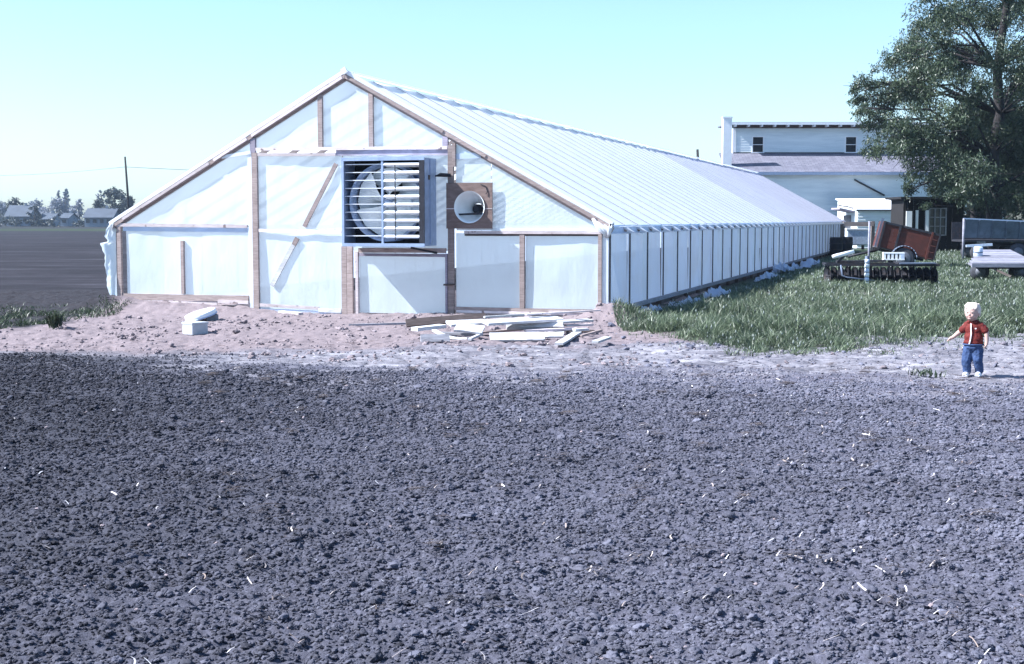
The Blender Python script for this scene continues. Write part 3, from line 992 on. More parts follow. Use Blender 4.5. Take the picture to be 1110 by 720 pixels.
# front film
film_panel('film_panel', -9.40, -6.76, 0.26, 1.56, M['film'], 26, 14, 0.016, 1)
film_panel('film_panel', -9.45, -6.76, 1.60, 2.96, M['film'], 26, 16, 0.014, 2)
film_panel('film_panel', -6.60, -4.90, 1.52, 2.90, M['film'], 18, 16, 0.014, 3)
film_panel('film_panel', -6.60, -4.90, 0.02, 1.48, M['film'], 18, 16, 0.020, 4)
film_panel('door_film', -4.58, -2.88, 0.02, 1.10, M['film'], 18, 12, 0.010, 5)
film_panel('film_panel', -2.72, -1.54, 0.16, 1.46, M['film'], 14, 14, 0.012, 6)
film_panel('film_panel', -1.44, -0.08, 0.16, 1.46, M['film'], 16, 14, 0.016, 7)
film_panel('film_panel', -2.06, -0.05, 1.50, 3.00, M['film'], 24, 16, 0.014, 8)
film_panel('film_panel', -2.72, -2.07, 2.30, 3.00, M['film'], 10, 10, 0.010, 15)
film_panel('gable_film', -6.62, -5.34, 2.99, 4.3, M['film'], 14, 12, 0.010, 9)
film_panel('gable_film', -5.26, -4.36, 2.99, 4.3, M['film'], 12, 12, 0.010, 10)
film_panel('gable_film', -4.27, -2.86, 2.99, 4.3, M['film'], 14, 12, 0.010, 11)
film_panel('gable_film', -7.30, -6.70, 2.91, 3.2, M['film'], 8, 5, 0.008, 12, y=0.012)
film_panel('gable_film', -2.78, -2.30, 2.84, 3.2, M['film'], 8, 5, 0.008, 13, y=0.012)
film_panel('film_panel', -4.90, -2.80, 1.14, 2.93, M['film'], 14, 12, 0.006, 14, y=0.03)      # behind the fan

# posts and studs
pf('corner_post', -9.53, 0.06, 1.60, 0.085)
pf('post', -6.63, -0.02, 2.92, 0.105)
pf('post_film_wrap', -6.735, 0.0, 2.95, 0.075, 'film_lap', y=-0.02, t=0.05)
pf('post', -4.855, -0.06, 1.22, 0.10)
pf('post', -4.745, -0.06, 1.22, 0.11, 'wood')
pf('door_batten', -4.605, -0.02, 1.12, 0.05, 'lath', y=-0.035)
pf('post', -2.80, -0.02, 3.0, 0.105)
pf('door_batten', -2.885, 0.0, 1.10, 0.04, 'roof_lath', y=-0.035)
pf('corner_post', -0.10, 0.0, 1.50, 0.065)
pf('corner_film_strip', -0.012, 0.10, 1.56, 0.105, 'film_lap', y=-0.015, t=0.03)
pf('corner_foot', -0.02, -0.10, 0.11, 0.085, 'wood_dark')
pf('gable_stud', -5.30, 2.98, 3.94, 0.085)
pf('gable_stud', -4.31, 2.98, 3.94, 0.085)
pf('gable_stud', -6.66, 2.92, 3.19, 0.10, 'roof_lath')
pf('gable_stud', -2.90, 2.95, 3.15, 0.10, 'roof_lath')
pf('gable_stud', -2.74, 2.62, 3.04, 0.06)
pf('stud', -8.17, 0.30, 1.30, 0.062)
pf('stud', -1.49, 0.15, 1.44, 0.085)
# rails
hf('rail', -9.66, 1.60, -6.80, 1.575, 0.062)
hf('rail_film_hem', -9.45, 1.525, -6.80, 1.505, 0.085, 'film_shade', y=-0.018, t=0.02)
hf('rail', -6.56, 1.50, -4.90, 1.475, 0.058)
hf('rail', -2.55, 1.475, -0.06, 1.475, 0.050)
hf('rail', -2.70, 1.525, -0.10, 1.52, 0.035, 'film_lap', y=-0.02, t=0.03)
hf('rail_shadow_strip', -2.55, 1.43, -0.06, 1.435, 0.035, 'wood_dark', y=-0.02, t=0.03)  # dark strip stands in for the shadow line under the rail
hf('collar_rail', -6.60, 2.985, -2.86, 2.955, 0.055)
hf('collar_rail', -6.56, 2.885, -5.00, 2.865, 0.055)
hf('collar_board', -5.0, 2.90, -2.86, 2.875, 0.10, 'roof_lath', y=-0.02, t=0.03)
hf('collar_rail', -7.30, 2.85, -6.70, 2.93, 0.06, 'film_lap')
hf('collar_rail', -2.72, 2.80, -2.25, 2.815, 0.10, 'film_shade', y=-0.02)
# braces
hf('brace', -5.00, 2.70, -5.65, 1.57, 0.075, 'wood', y=-0.03, t=0.03, segs=4)
hf('brace', -5.86, 1.25, -6.32, 0.48, 0.085, 'white_board', y=-0.03, t=0.03, segs=4)
hf('brace_end', -5.79, 1.36, -5.865, 1.235, 0.085, 'wood', y=-0.031, t=0.03, segs=1)
# sills
hf('sill_board', -9.48, 0.235, -6.80, 0.235, 0.11, 'wood', y=-0.025, t=0.05)
hf('sill_lath', -9.46, 0.145, -7.45, 0.115, 0.062)
hf('sill_lath', -7.43, 0.175, -6.80, 0.165, 0.062)
hf('sill_shadow_strip', -9.46, 0.075, -6.80, 0.06, 0.07, 'wood_dark', y=-0.01, t=0.04)  # dark strip puts the shade under the sill laths into colour
hf('sill_lath', -6.56, 0.125, -5.36, 0.085, 0.055)
hf('sill_lath', -5.38, 0.055, -4.92, 0.045, 0.075, 'white_board')
hf('sill_film_hem', -6.6, 0.02, -4.92, -0.02, 0.09, 'film_shade', y=-0.02, t=0.05)
hf('door_header', -4.58, 1.145, -2.90, 1.15, 0.085, 'wood', y=-0.03, t=0.04)
hf('door_header', -4.56, 1.07, -2.90, 1.065, 0.05, 'roof_lath', y=-0.045, t=0.02)
hf('door_latch', -2.93, 0.55, -2.72, 0.56, 0.03, 'wood_dark', y=-0.08, t=0.03, segs=1)
hf('sill_board', -2.74, 0.135, -0.13, 0.125, 0.055, 'wood', y=-0.03, t=0.05)
hf('sill_lath', -2.70, 0.085, -0.16, 0.075, 0.04, 'lath', y=-0.055)
hf('sill_lath', -1.0, 0.115, -0.14, 0.125, 0.03, 'lath', y=-0.075)

# front rafters: wood strip with the roof film folded over it
for sgn, x0 in ((-1, -GW - 0.12), (1, 0.12)):
    xa = -GW / 2
    za = RIDGE + 0.015
    slope = (RIDGE - EAVE) / (GW / 2)
    z0 = EAVE - 0.12 * slope + 0.015
    MB().beam((x0, -0.05, z0), (xa, -0.05, za), 0.085, 0.05, (0, -1, 0), 10, 0.0, 0.02).build('front_rafter', M['wood'], GH)
    off = Vector((-sgn * 0, 0, 0.075))
    MB().beam(Vector((x0, -0.035, z0)) + off, Vector((xa, -0.035, za)) + off, 0.06, 0.09, (0, -1, 0), 14, 0.0, 0.12).build('rake_film', M['film_lap'], GH)
    for f0, f1 in ((0.06, 0.44), (0.46, 0.60), (0.62, 0.99)):
        p0, p1 = Vector((x0, -0.082, z0 - .005)), Vector((xa, -0.082, za - .005))
        MB().beam(p0.lerp(p1, f0), p0.lerp(p1, f1), 0.05, 0.015, (0, -1, 0), 3, 0, .04).build('rake_lath', M['lath' if sgn < 0 else 'wood'], GH)
MB().beam((-GW / 2, -0.08, RIDGE + 0.09), (-GW / 2, GL + .05, RIDGE + 0.09), 0.10, 0.03).build('ridge_board', M['film_lap'], GH)
MB().beam((-GW / 2 - .03, -0.1, RIDGE + 0.07), (-GW / 2 + .05, -0.1, RIDGE + 0.12), 0.1, 0.05, (0, 1, 0)).build('ridge_cap', M['film_lap'], GH)

# side wall: studs and film by bays
BAY = 1.545
NB = 36
st = MB().beam((0.052, 0, 0.16), (0.052, 0, 1.46), 0.035, 0.026, (1, 0, 0), 2).mesh('side_stud', M['grey_stud'])
for k in range(NB + 1):
    link('side_stud', st, GH, (0.0, 0.05 + k * BAY, 0), (0, 0, random.uniform(-.1, .1)))


def side_panel(seed, fold):
    ny, nz = 12, 8
    yy, zz = np.meshgrid(np.linspace(0.02, BAY - .02, ny + 1), np.linspace(0.14, 1.52, nz + 1))
    b = np.sin(yy / BAY * math.pi) * 0.03 * (1 - .5 * zz / 1.5)
    b += (fbm(yy * 3 + seed * 3.1, zz * .8, seed + 400, 2) - .5) * .03
    if fold:
        b -= 0.05 * np.exp(-((yy - BAY * .70) / .12) ** 2) * np.sin(zz / 1.5 * math.pi)
    V = np.stack([b, yy, zz], -1).reshape(-1, 3)
    idx = np.arange(V.shape[0]).reshape(nz + 1, ny + 1)
    Fc = np.stack([idx[:-1, :-1].ravel(), idx[:-1, 1:].ravel(), idx[1:, 1:].ravel(), idx[1:, :-1].ravel()], 1)
    return mesh_np('side_film', V, Fc, M['film_shade'], smooth=True)


sps = [[side_panel(i, 0) for i in range(4)], [side_panel(i + 10, 1) for i in range(4)]]
lap = MB()
lap.add([(0.012, BAY - .24, .17), (0.050, BAY - .06, .16), (0.050, BAY - .06, 1.44), (0.012, BAY - .24, 1.46)], [(0, 1, 2, 3)])
lap.add([(0.050, BAY - .06, .16), (0.03, BAY - .03, .16), (0.03, BAY - .03, 1.46), (0.050, BAY - .06, 1.44)], [(0, 1, 2, 3)])
lap_me = lap.mesh('film_lap', M['film_bright'])
for k in range(NB):
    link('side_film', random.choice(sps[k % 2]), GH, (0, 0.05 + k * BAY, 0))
    if k % 2 == 1:
        link('film_lap', lap_me, GH, (0, 0.05 + k * BAY, 0))
for k in range(6):                                        # lengths of sill and fascia butted end to end
    y0, y1 = k * GL / 6, (k + 1) * GL / 6 - 0.012
    MB().beam((0.055, y0, 0.125), (0.055, y1, 0.125), 0.075, 0.045, (1, 0, 0), 6, 0.006, .03).build('side_sill', M['grey_board'], GH)
    MB().beam((0.05, y0, 1.53), (0.05, y1, 1.53), 0.15, 0.02, (1, 0, 0), 8, 0.004, .02).build('eave_fascia', M['film_shade'], GH)
pst = MB().box(-.05, .04, -.05, .05, -.25, .10).mesh('foundation_post', M['wood_dark'])
for k in range(NB + 1):
    link('foundation_post', pst, GH, (-.02, 0.05 + k * BAY, 0))
MB().beam((-.10, .1, -.02), (-.10, GL - .1, -.02), .22, .04, (1, 0, 0), 12).build('foundation_board', M['wood_dark'], GH)
# left wall: the first bay's film is torn off, the rest is whole
for k in range(NB + 1):
    link('side_stud', st, GH, (-GW - 0.02, 0.05 + k * BAY, 0), (0, 0, math.pi))
for k in range(1, NB):
    o = link('side_film', sps[k % 2][k % 4], GH, (-GW, 0.05 + k * BAY, 0))
    o.scale = (-1, 1, 1)


def torn_flap():
    nz, nx = 60, 8
    V = []
    prof = [(0.10, .03), (0.18, .06), (.35, .14), (.7, .19), (1.0, .25), (1.22, .34), (1.25, .34), (1.28, .15), (1.38, .26), (1.5, .19), (1.64, .05)]
    zs = np.linspace(.08, 1.64, nz + 1)
    for z in zs:
        w = np.interp(z, [a for a, _ in prof], [b for _, b in prof])
        for j in range(nx + 1):
            t = j / nx
            w = np.interp(z, [a for a, _ in prof], [b for _, b in prof])
            w *= .82 + .05 * math.sin(z * 17) * t + .03 * math.sin(z * 47) * t
            V.append((-GW - .01 - w * t, -.03 - .10 * t + .03 * math.sin(t * 9 + z * 4) * t, z + .015 * math.sin(t * 5 + z)))
    idx = np.arange(len(V)).reshape(nz + 1, nx + 1)
    Fc = np.stack([idx[:-1, :-1].ravel(), idx[:-1, 1:].ravel(), idx[1:, 1:].ravel(), idx[1:, :-1].ravel()], 1)
    o = link('torn_film', mesh_np('torn_film', V, Fc, M['film'], smooth=True), GH)
    o['label'] = 'torn strip of film hanging loose from the left corner post'


torn_flap()
# back gable
bk = MB()
bk.add([(-GW, GL, .1), (0, GL, .1), (0, GL, EAVE), (-GW / 2, GL, RIDGE), (-GW, GL, EAVE)], [(0, 1, 2, 3, 4)])
bk.build('back_film', M['film'], GH)
pf_b = MB().box(-.05, .05, GL - .05, GL + .03, -.1, 1.55)
pf_b.build('corner_post', M['wood'], GH)

# roof: rafters, laths and film bay by bay
RB = 1.098
NR = 51
sl_ = (RIDGE - EAVE) / (GW / 2)
tail = 0.16
dz = 0.03


def slope_pts(x):
    return EAVE - sl_ * x + dz                 # right slope height at local x (0 at the wall, negative inward)


raf = MB().beam((tail * .7, 0, slope_pts(tail * .7) - .055), (-GW / 2, 0, slope_pts(-GW / 2) - .055), 0.04, 0.08, (0, 0, 1), 2).mesh('rafter', M['wood'])
lth = MB().beam((.07, 0, slope_pts(.07) + .010), (-GW / 2 + .05, 0, slope_pts(-GW / 2 + .05) + .014), 0.017, 0.008, (0, 0, 1), 10, 0, .08).mesh('roof_lath', M['roof_lath'])
tl = MB()
tl.add([(0.066, -.16, slope_pts(.066) - .02), (tail + .10, .02, slope_pts(tail + .10) - .02), (0.066, .16, slope_pts(.066) - .15), (0.03, .0, slope_pts(.03) + .010)], [(0, 1, 3), (1, 2, 3), (0, 2, 1)])
tail_me = tl.mesh('rafter_tail_film', M['film_lap'])


def roof_panel(seed, mat):
    ny, nx = 6, 12
    xx, yy = np.meshgrid(np.linspace(0.10, -GW / 2, nx + 1), np.linspace(0.0, RB, ny + 1))
    z = slope_pts(xx) - np.sin(yy / RB * math.pi) * (.006 + .004 * (seed % 3)) + (fbm(xx * .9 + seed * 5, yy * 1.3, 500 + seed, 4) - .5) * .075 * np.sin(yy / RB * math.pi)
    V = np.stack([xx, yy, z], -1).reshape(-1, 3)
    idx = np.arange(V.shape[0]).reshape(ny + 1, nx + 1)
    Fc = np.stack([idx[:-1, :-1].ravel(), idx[1:, :-1].ravel(), idx[1:, 1:].ravel(), idx[:-1, 1:].ravel()], 1)
    return mesh_np('roof_film', V, Fc, mat, smooth=True)


rp = [roof_panel(i, M['film_roof']) for i in range(9)]
rpo = [roof_panel(i + 20, M['film_old']) for i in range(5)]
for k in range(NR + 1):
    y = k * RB
    link('rafter', raf, GH, (0, y, 0))
    link('roof_lath', lth, GH, (0, y, 0), (0, 0, random.uniform(-.002, .002)))
    if 0 < k < NR:
        link('rafter_tail_film', tail_me, GH, (0, y, 0))
    o = link('rafter', raf, GH, (-GW, y, 0), (0, 0, 0))
    o.scale = (-1, 1, 1)
    if k < NR:
        link('roof_film', random.choice(rp if k < 24 else rpo), GH, (0, y, 0))
        o = link('roof_film', random.choice(rp if k < 24 else rpo), GH, (-GW, y, 0))
        o.scale = (-1, 1, 1)
# eave corner: bunched film
crn = MB()
for k in range(5):
    a = random.uniform(-1, 1)
    crn.tube([(-.22 + k * .07, -.07, 1.60 + .09 * (2 - k) * .5 + random.uniform(-.03, .03)), (-.12 + k * .06, -.10, 1.60 + random.uniform(-.05, .04)), (-.02 + k * .03, -.09, 1.50 + random.uniform(-.05, .05)), (0.0 + .01 * k, -.05, 1.40)], [.03, .045, .035, .02], 6)
crn.build('corner_film_bunch', M['film_lap'], GH)

# ---- the exhaust fan in its box, a part of the greenhouse
FX0, FX1, FZ0, FZ1, FD = -4.62, -3.09, 1.24, 2.765, 0.60
fb = MB()
tk = 0.025
fb.box(FX0, FX1, -FD, 0.0, FZ1 - tk, FZ1)
fb.box(FX0, FX1, -FD, 0.0, FZ0, FZ0 + tk)
fb.box(FX0, FX0 + tk, -FD + .001, -.001, FZ0 + tk, FZ1 - tk)
fb.box(FX1 - tk, FX1, -FD + .001, -.001, FZ0 + tk, FZ1 - tk)
fan = fb.build('exhaust_fan', M['galv'], GH)
fan['label'] = 'large louvred exhaust fan in a grey steel box'
fl = MB()                                                   # front flange
fw = 0.045
fl.box(FX0 - .012, FX1 + .012, -FD - .02, -FD - .002, FZ1 - fw, FZ1 + .012)
fl.box(FX0 - .012, FX1 + .012, -FD - .02, -FD - .002, FZ0 - .012, FZ0 + fw)
fl.box(FX0 - .012, FX0 + .03, -FD - .02, -FD - .002, FZ0 + fw, FZ1 - fw)
fl.build('louvre_frame', M['galv'], fan)
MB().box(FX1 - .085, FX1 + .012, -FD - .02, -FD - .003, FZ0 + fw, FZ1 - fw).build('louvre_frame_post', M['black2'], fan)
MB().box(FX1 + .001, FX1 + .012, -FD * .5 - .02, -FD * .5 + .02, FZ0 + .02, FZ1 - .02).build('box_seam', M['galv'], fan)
MB().box(FX0 + tk, FX1 - tk, -.12, -.10, FZ0 + tk, FZ1 - tk).build('fan_back_plate', M['black'], fan)  # near-black colour stands in for the shade behind the blades
fcx, fcz, fr_ = (FX0 + FX1) / 2 - .01, (FZ0 + FZ1) / 2, 0.64
sh_ = MB()
ns = 48
vs, fs = [], []
for k in range(ns):
    a = 2 * math.pi * k / ns
    for rr, yy in ((fr_ + .05, -.46), (fr_, -.42), (fr_ - .015, -.13), (fr_ + .05, -.13)):
        vs.append((fcx + rr * math.cos(a), yy, fcz + rr * math.sin(a)))
for k in range(ns):
    for j in range(3):
        a, b = k * 4, ((k + 1) % ns) * 4
        fs.append((a + j, b + j, b + j + 1, a + j + 1))
sh_.add(vs, fs, True)
sh_.build('fan_shroud', M['galv'], fan)
for k in range(5):                                          # five broad white blades
    a0 = 2 * math.pi * k / 5 + .35
    m = MB()
    vs = []
    for rr, half, tw in ((.10, .30, .14), (.30, .62, .14), (.50, .76, .11), (.62, .74, .07)):
        for t in (-1, -.33, .33, 1):
            a = a0 + half * t
            vs.append((fcx + rr * math.cos(a), -.27 + tw * t, fcz + rr * math.sin(a)))
    fs = [(i * 4 + j, i * 4 + j + 1, i * 4 + j + 5, i * 4 + j + 4) for i in range(3) for j in range(3)]
    m.add(vs, fs, True)
    m.build('fan_blade', M['white_metal'], fan)
MB().tube([(fcx, -.40, fcz), (fcx, -.14, fcz)], .10, 16).build('fan_hub', M['galv'], fan)
MB().box(fcx + .18, fcx + .46, -.40, -.20, fcz - .16, fcz + .10).build('fan_motor', M['white_metal'], fan, bevel=.02)
fm = -3.865                                                  # middle mullion
MB().box(fm - .018, fm + .018, -FD - .012, -FD + .03, FZ0 + fw, FZ1 - fw).build('louvre_mullion', M['galv'], fan)
ns = 10
pitch = (FZ1 - FZ0 - .14) / ns
sL = MB().box(FX0 + .03, fm - .02, -.05, .05, -.006, .006).mesh('louvre_slat', M['slat'])
sRm = MB()
sRm.box(fm + .02, FX1 - .09, -.075, .075, -.006, .006)
sRm.box(fm + .02, FX1 - .09, -.082, -.074, -.030, .010)
sR = sRm.mesh('louvre_slat', M['slat'])
for k in range(ns):
    z = FZ1 - .105 - k * pitch
    link('louvre_slat', sL, fan, (0, -FD + .09, z), (R(random.uniform(-2, 2)), 0, 0))
    link('louvre_slat', sR, fan, (0, -FD + .075, z - .02), (R(-22 + random.uniform(-4, 4)), 0, 0))
MB().box(fm + .235, fm + .247, -FD - .012, -FD, FZ0 + .10, FZ1 - .10).build('louvre_linkage', M['dark_metal'], fan)
MB().tube([(FX1 + .02, -.10, 2.46), (FX1 + .12, -.10, 2.48), (FX1 + .30, -.09, 2.47)], [.012, .035, .03], 8).build('motor_cable_box', M['dark_metal'], fan)
MB().beam((FX1 - .25, -.58, FZ0 - .03), (FX1 + .02, -.05, FZ0 - .13), .035, .035).build('support_bracket', M['dark_metal'], fan)
MB().box(FX1 + .001, FX1 + .012, -.40, -.33, 2.39, 2.47).build('box_plate', M['wood_dark'], fan)

# ---- plywood vent panel with round inlet, a part of the greenhouse
VX0, VX1, VZ0, VZ1 = -2.87, -2.02, 1.54, 2.34
vcx, vcz, vr = -2.435, 1.915, 0.275
vp = MB()
nn = 48
vs, fs = [], []


def sq(a):
    c, s_ = math.cos(a), math.sin(a)
    q = 1 / max(abs(c), abs(s_))
    x = (VX1 + VX0) / 2 + c * q * (VX1 - VX0) / 2
    z = (VZ1 + VZ0) / 2 + s_ * q * (VZ1 - VZ0) / 2
    return x, z


for k in range(nn):
    a = 2 * math.pi * (k + .5) / nn + math.pi / 4 - math.pi / nn
    x, z = sq(a)
    for y in (-.09, -.065):
        vs += [(x, y, z), (vcx + vr * math.cos(a), y, vcz + vr * math.sin(a))]
for k in range(nn):
    a, b = k * 4, ((k + 1) % nn) * 4
    fs += [(a, b, b + 1, a + 1), (a + 2, a + 3, b + 3, b + 2), (a, a + 2, b + 2, b), (a + 1, b + 1, b + 3, a + 3)]
vp.add(vs, fs)
vent = vp.build('vent_panel', M['plywood'], GH)
vent['label'] = 'square brown plywood panel with a round white air inlet'
dc = MB()
vs, fs = [], []
for k in range(nn):
    a = 2 * math.pi * k / nn
    for rr, y in ((vr + .006, -.115), (vr - .006, -.11), (vr - .03, .0), (vr - .10, .20), (.10, .34)):
        vs.append((vcx + rr * math.cos(a) + (.02 if y > .1 else 0), y, vcz + rr * math.sin(a) - (.03 if y > .1 else 0)))
for k in range(nn):
    a, b = k * 5, ((k + 1) % nn) * 5
    fs += [(a + j, b + j, b + j + 1, a + j + 1) for j in range(4)]
dc.add(vs, fs, True)
dc.build('inlet_duct', M['white_metal'], vent)
MB().tube([(vcx + .02, .24, vcz - .03), (vcx + .02, .37, vcz - .03)], .085, 20).build('inlet_motor', M['dark_metal'], vent)
MB().beam((vcx - .26, -.03, vcz - .13), (vcx + .25, -.03, vcz - .11), .035, .03, (0, -1, 0)).build('motor_bracket', M['dark_metal'], vent)
MB().box(VX0, VX0 + .16, -.096, -.0905, vcz - .035, vcz - .02).build('panel_joint', M['lath'], vent)
MB().box(VX1 - .15, VX1, -.096, -.0905, vcz - .035, vcz - .02).build('panel_joint', M['lath'], vent)
MB().tube([(vcx + .20, -.10, vcz + .40), (vcx + .30, -.10, vcz + .36), (vcx + .33, -.10, vcz + .26), (vcx + .30, -.11, vcz + .22)], .007, 6).build('hanging_wire', M['dark_metal'], vent)


# ---- scraps of film lying along the foot of the side wall
def scrap(label, gx, gy, L, Wd, hgt, seed):
    n = 14
    a, b = np.meshgrid(np.linspace(-.5, .5, n), np.linspace(-.5, .5, n))
    r_ = np.sqrt(a * a + b * b) * 2
    wob = 1 + .5 * (fbm(a * 3 + seed, b * 3, seed + 600, 3) - .5)
    z = np.abs(fbm(a * 5 + seed * 2, b * 5, seed + 700, 4) - .5) * 2.4 * hgt + hgt * .5 * np.clip(1 - r_, 0, 1)
    V = np.stack([a * Wd * wob, b * L * wob, z], -1).reshape(-1, 3)
    idx = np.arange(n * n).reshape(n, n)
    Fc = np.stack([idx[:-1, :-1].ravel(), idx[:-1, 1:].ravel(), idx[1:, 1:].ravel(), idx[1:, :-1].ravel()], 1)
    p = g2w(gx, gy)
    z0 = float(ground_z(np.array([p.x]), np.array([p.y]), False)[0])
    o = link('film_scrap', mesh_np('film_scrap', V, Fc, M['film_shade'], smooth=True), None, (p.x, p.y, z0 + .01), (0, R(-18), GRZ))
    tag(o, label, 'plastic scrap', 'plastic scraps along the greenhouse wall')


scrap('nearest crumpled plastic scrap at foot of greenhouse side wall', .38, 1.6, 1.2, .5, .22, 1)
scrap('crumpled bluish plastic scrap second from the near wall corner', .45, 4.9, 1.7, .5, .20, 2)
scrap('rounded bright plastic scrap third along the wall foot', .55, 8.2, 1.3, .55, .26, 3)
scrap('plastic scrap below the sill midway along the wall', .5, 17.5, 2.2, .5, .25, 4)
scrap('slanting plastic strip leaning off the sill midway along', .45, 22.5, 2.6, .7, .45, 5)
scrap('farthest long heap of loose plastic by the wall foot', .6, 29, 5.0, .6, .35, 6)
# small heap of crumpled film at the foot of the middle bay
o = MB()


# ================================================================== LUMBER PILE
def board(label, p0, z0, p1, z1, w, t=.022, mat='white_board', bow=.0, roll=0, name='board', group='boards in the lumber pile'):
    a, b = at(*p0, z0), at(*p1, z1)
    c = (a + b) / 2
    n = Vector((0, -math.sin(R(roll)), math.cos(R(roll))))
    o = MB().beam(a - c, b - c, w, t, n, 5, bow, .05).build(name, M[mat], None, c)
    tag(o, label, 'board', group)


board('short white slab at left end of the lumber pile', (449, 357), .12, (480, 353.5), .14, .17, .05)
board('curved thin white board bending down at pile left', (470, 358), .10, (508, 366.5), .04, .07, .03, bow=-.05)
board('weathered grey plank lowest in front left of pile', (456, 368), .05, (487, 367.5), .05, .12, .07, 'grey_board', roll=55)
board('broad white board angling back at pile left', (486, 351), .18, (526, 349), .19, .22, .035, roll=12)
board('wide white board tipped toward the camera in pile', (494, 354.5), .16, (524, 358), .12, .20, .03, roll=25)
board('grey blue board under the tipped white one', (478, 361), .06, (521, 363), .05, .14, .03, 'grey_board')
board('long wide white board across middle of the pile', (525, 350), .21, (606, 345), .23, .24, .035, roll=10)
board('thin white lath on top middle of lumber pile', (525, 344), .27, (579, 340.5), .29, .06, .03)
board('longest thin lath resting against right corner post', (570, 341), .30, (650, 336.5), .31, .05, .02, 'lath')
board('white board edge-on in the middle of pile', (549, 354), .13, (611, 352.5), .14, .10, .05, roll=40)
board('pale pinkish board flat under the middle boards', (569, 358.5), .08, (625, 356.5), .09, .12, .03, 'lath')
board('broad white board lowest in front of the pile', (531, 365.5), .07, (590, 365), .07, .19, .03, roll=28)
board('short white board right of the broad front one', (587, 363.5), .06, (611, 363), .07, .16, .03, roll=20)
board('white board slanting toward camera at pile right', (606, 373), .03, (626, 360.5), .06, .12, .03)
board('small white offcut beyond the slanting right board', (622, 357.5), .10, (637, 357), .10, .10, .03)
board('short broken pale stick at pile left front', (509, 368), .04, (522, 362), .06, .05, .03)
board('isolated pale offcut in sand near right corner', (645, 371), .06, (659, 366), .08, .10, .03)
board('white offcut lifted at back right of pile', (607, 349), .20, (640, 347), .16, .11, .03, roll=20)
board('pale board peeking behind back right of pile', (612, 353), .13, (641, 352), .12, .10, .03, 'lath')
board('dark brown board lying behind the left pile', (440, 350.5), .14, (526, 343.5), .22, .12, .04, 'wood_dark', roll=60)
board('brown plank under the pile at its centre', (515, 361), .05, (566, 357), .06, .10, .03, 'wood')
board('grey narrow plank on ground before the door', (378, 352.5), .02, (446, 350.5), .04, .07, .03, 'grey_board', group='loose planks by the door')
board('dark short plank under the pile right side', (600, 358), .05, (644, 359), .05, .08, .03, 'wood_dark')
board('thin brown stick poking out at pile far right', (630, 364), .06, (652, 358), .10, .035, .025, 'wood')
board('small grey plank half sunk before the mid bay', (304, 338.5), .03, (326, 340.5), .02, .12, .05, 'lath', group='loose planks by the door')

# ================================================================== PAN AND BOX
p = at(208.5, 362)
gz = float(ground_z(np.array([p.x]), np.array([p.y + .14]))[0])
bx = MB()
q = .14
bx.box(-q, q, -q, q, 0, .19)
bxo = bx.build('metal_box', M['dull_metal'], None, (p.x, p.y + .19, gz - .005), (0, 0, R(46)), bevel=.02)
tag(bxo, 'white square metal box on sand before the left bay', 'box')
MB().box(-q - .006, q + .006, -q - .006, q + .006, .165, .196).build('lid', M['dull_metal'], bxo, bevel=.006)
p2 = at(212, 349, .0)
pan = empty('metal_pan', (p2.x - .02, p2.y + .5, gz + .10), R(12), 'shallow white pan tilted on a grey block behind the box', 'pan')
m = MB()
nn = 20
vs, fs = [], []
for rr, z in ((.001, .055), (.25, .06), (.27, .05), (.265, -.02)):
    for k in range(nn):
        a = 2 * math.pi * k / nn
        vs.append((rr * math.cos(a), rr * .8 * math.sin(a), z))
for i in range(3):
    for k in range(nn):
        fs.append((i * nn + k, i * nn + (k + 1) % nn, (i + 1) * nn + (k + 1) % nn, (i + 1) * nn + k))
m.add(vs, fs, True)
pb = m.build('pan_body', M['white_metal'], pan)
pan.rotation_euler = (R(8), R(-16), R(10))
MB().tube([(.27 * math.cos(2 * math.pi * k / 20), .27 * .8 * math.sin(2 * math.pi * k / 20), -.02) for k in range(21)], .012, 6, False).build('pan_rim', M['galv'], pan)
blk = MB().box(-.10, .10, -.09, .09, 0, .14).box(-.101, -.02, -.06, .06, .03, .11).build('block', M['concrete'], None, (p2.x + .16, p2.y + .52, gz - .02), (0, 0, R(20)), bevel=.01)
tag(blk, 'dark grey block propping up the white pan', 'block')

# ================================================================== CHILD
def rm(o, vox, smooth=6):
    r_ = o.modifiers.new('remesh', 'REMESH')
    r_.mode = 'VOXEL'
    r_.voxel_size = vox
    r_.use_smooth_shade = True
    s = o.modifiers.new('smooth', 'SMOOTH')
    s.iterations = smooth
    s.factor = .5
    return o


def limb(m, pts, rad):
    m.tube(pts, rad, 10)
    for q, r_ in zip(pts, rad):
        m.ball(q, r_ * .995, 10, 7)


cloth_tex = bpy.data.textures.new('cloth_folds', 'CLOUDS')
cloth_tex.noise_scale = .055
hair_tex = bpy.data.textures.new('hair_locks', 'CLOUDS')
hair_tex.noise_scale = .022


def folds(o, strength, tex):
    d = o.modifiers.new('folds', 'DISPLACE')
    d.texture = tex
    d.texture_coords = 'LOCAL'
    d.strength = strength
    d.mid_level = .5
    return o


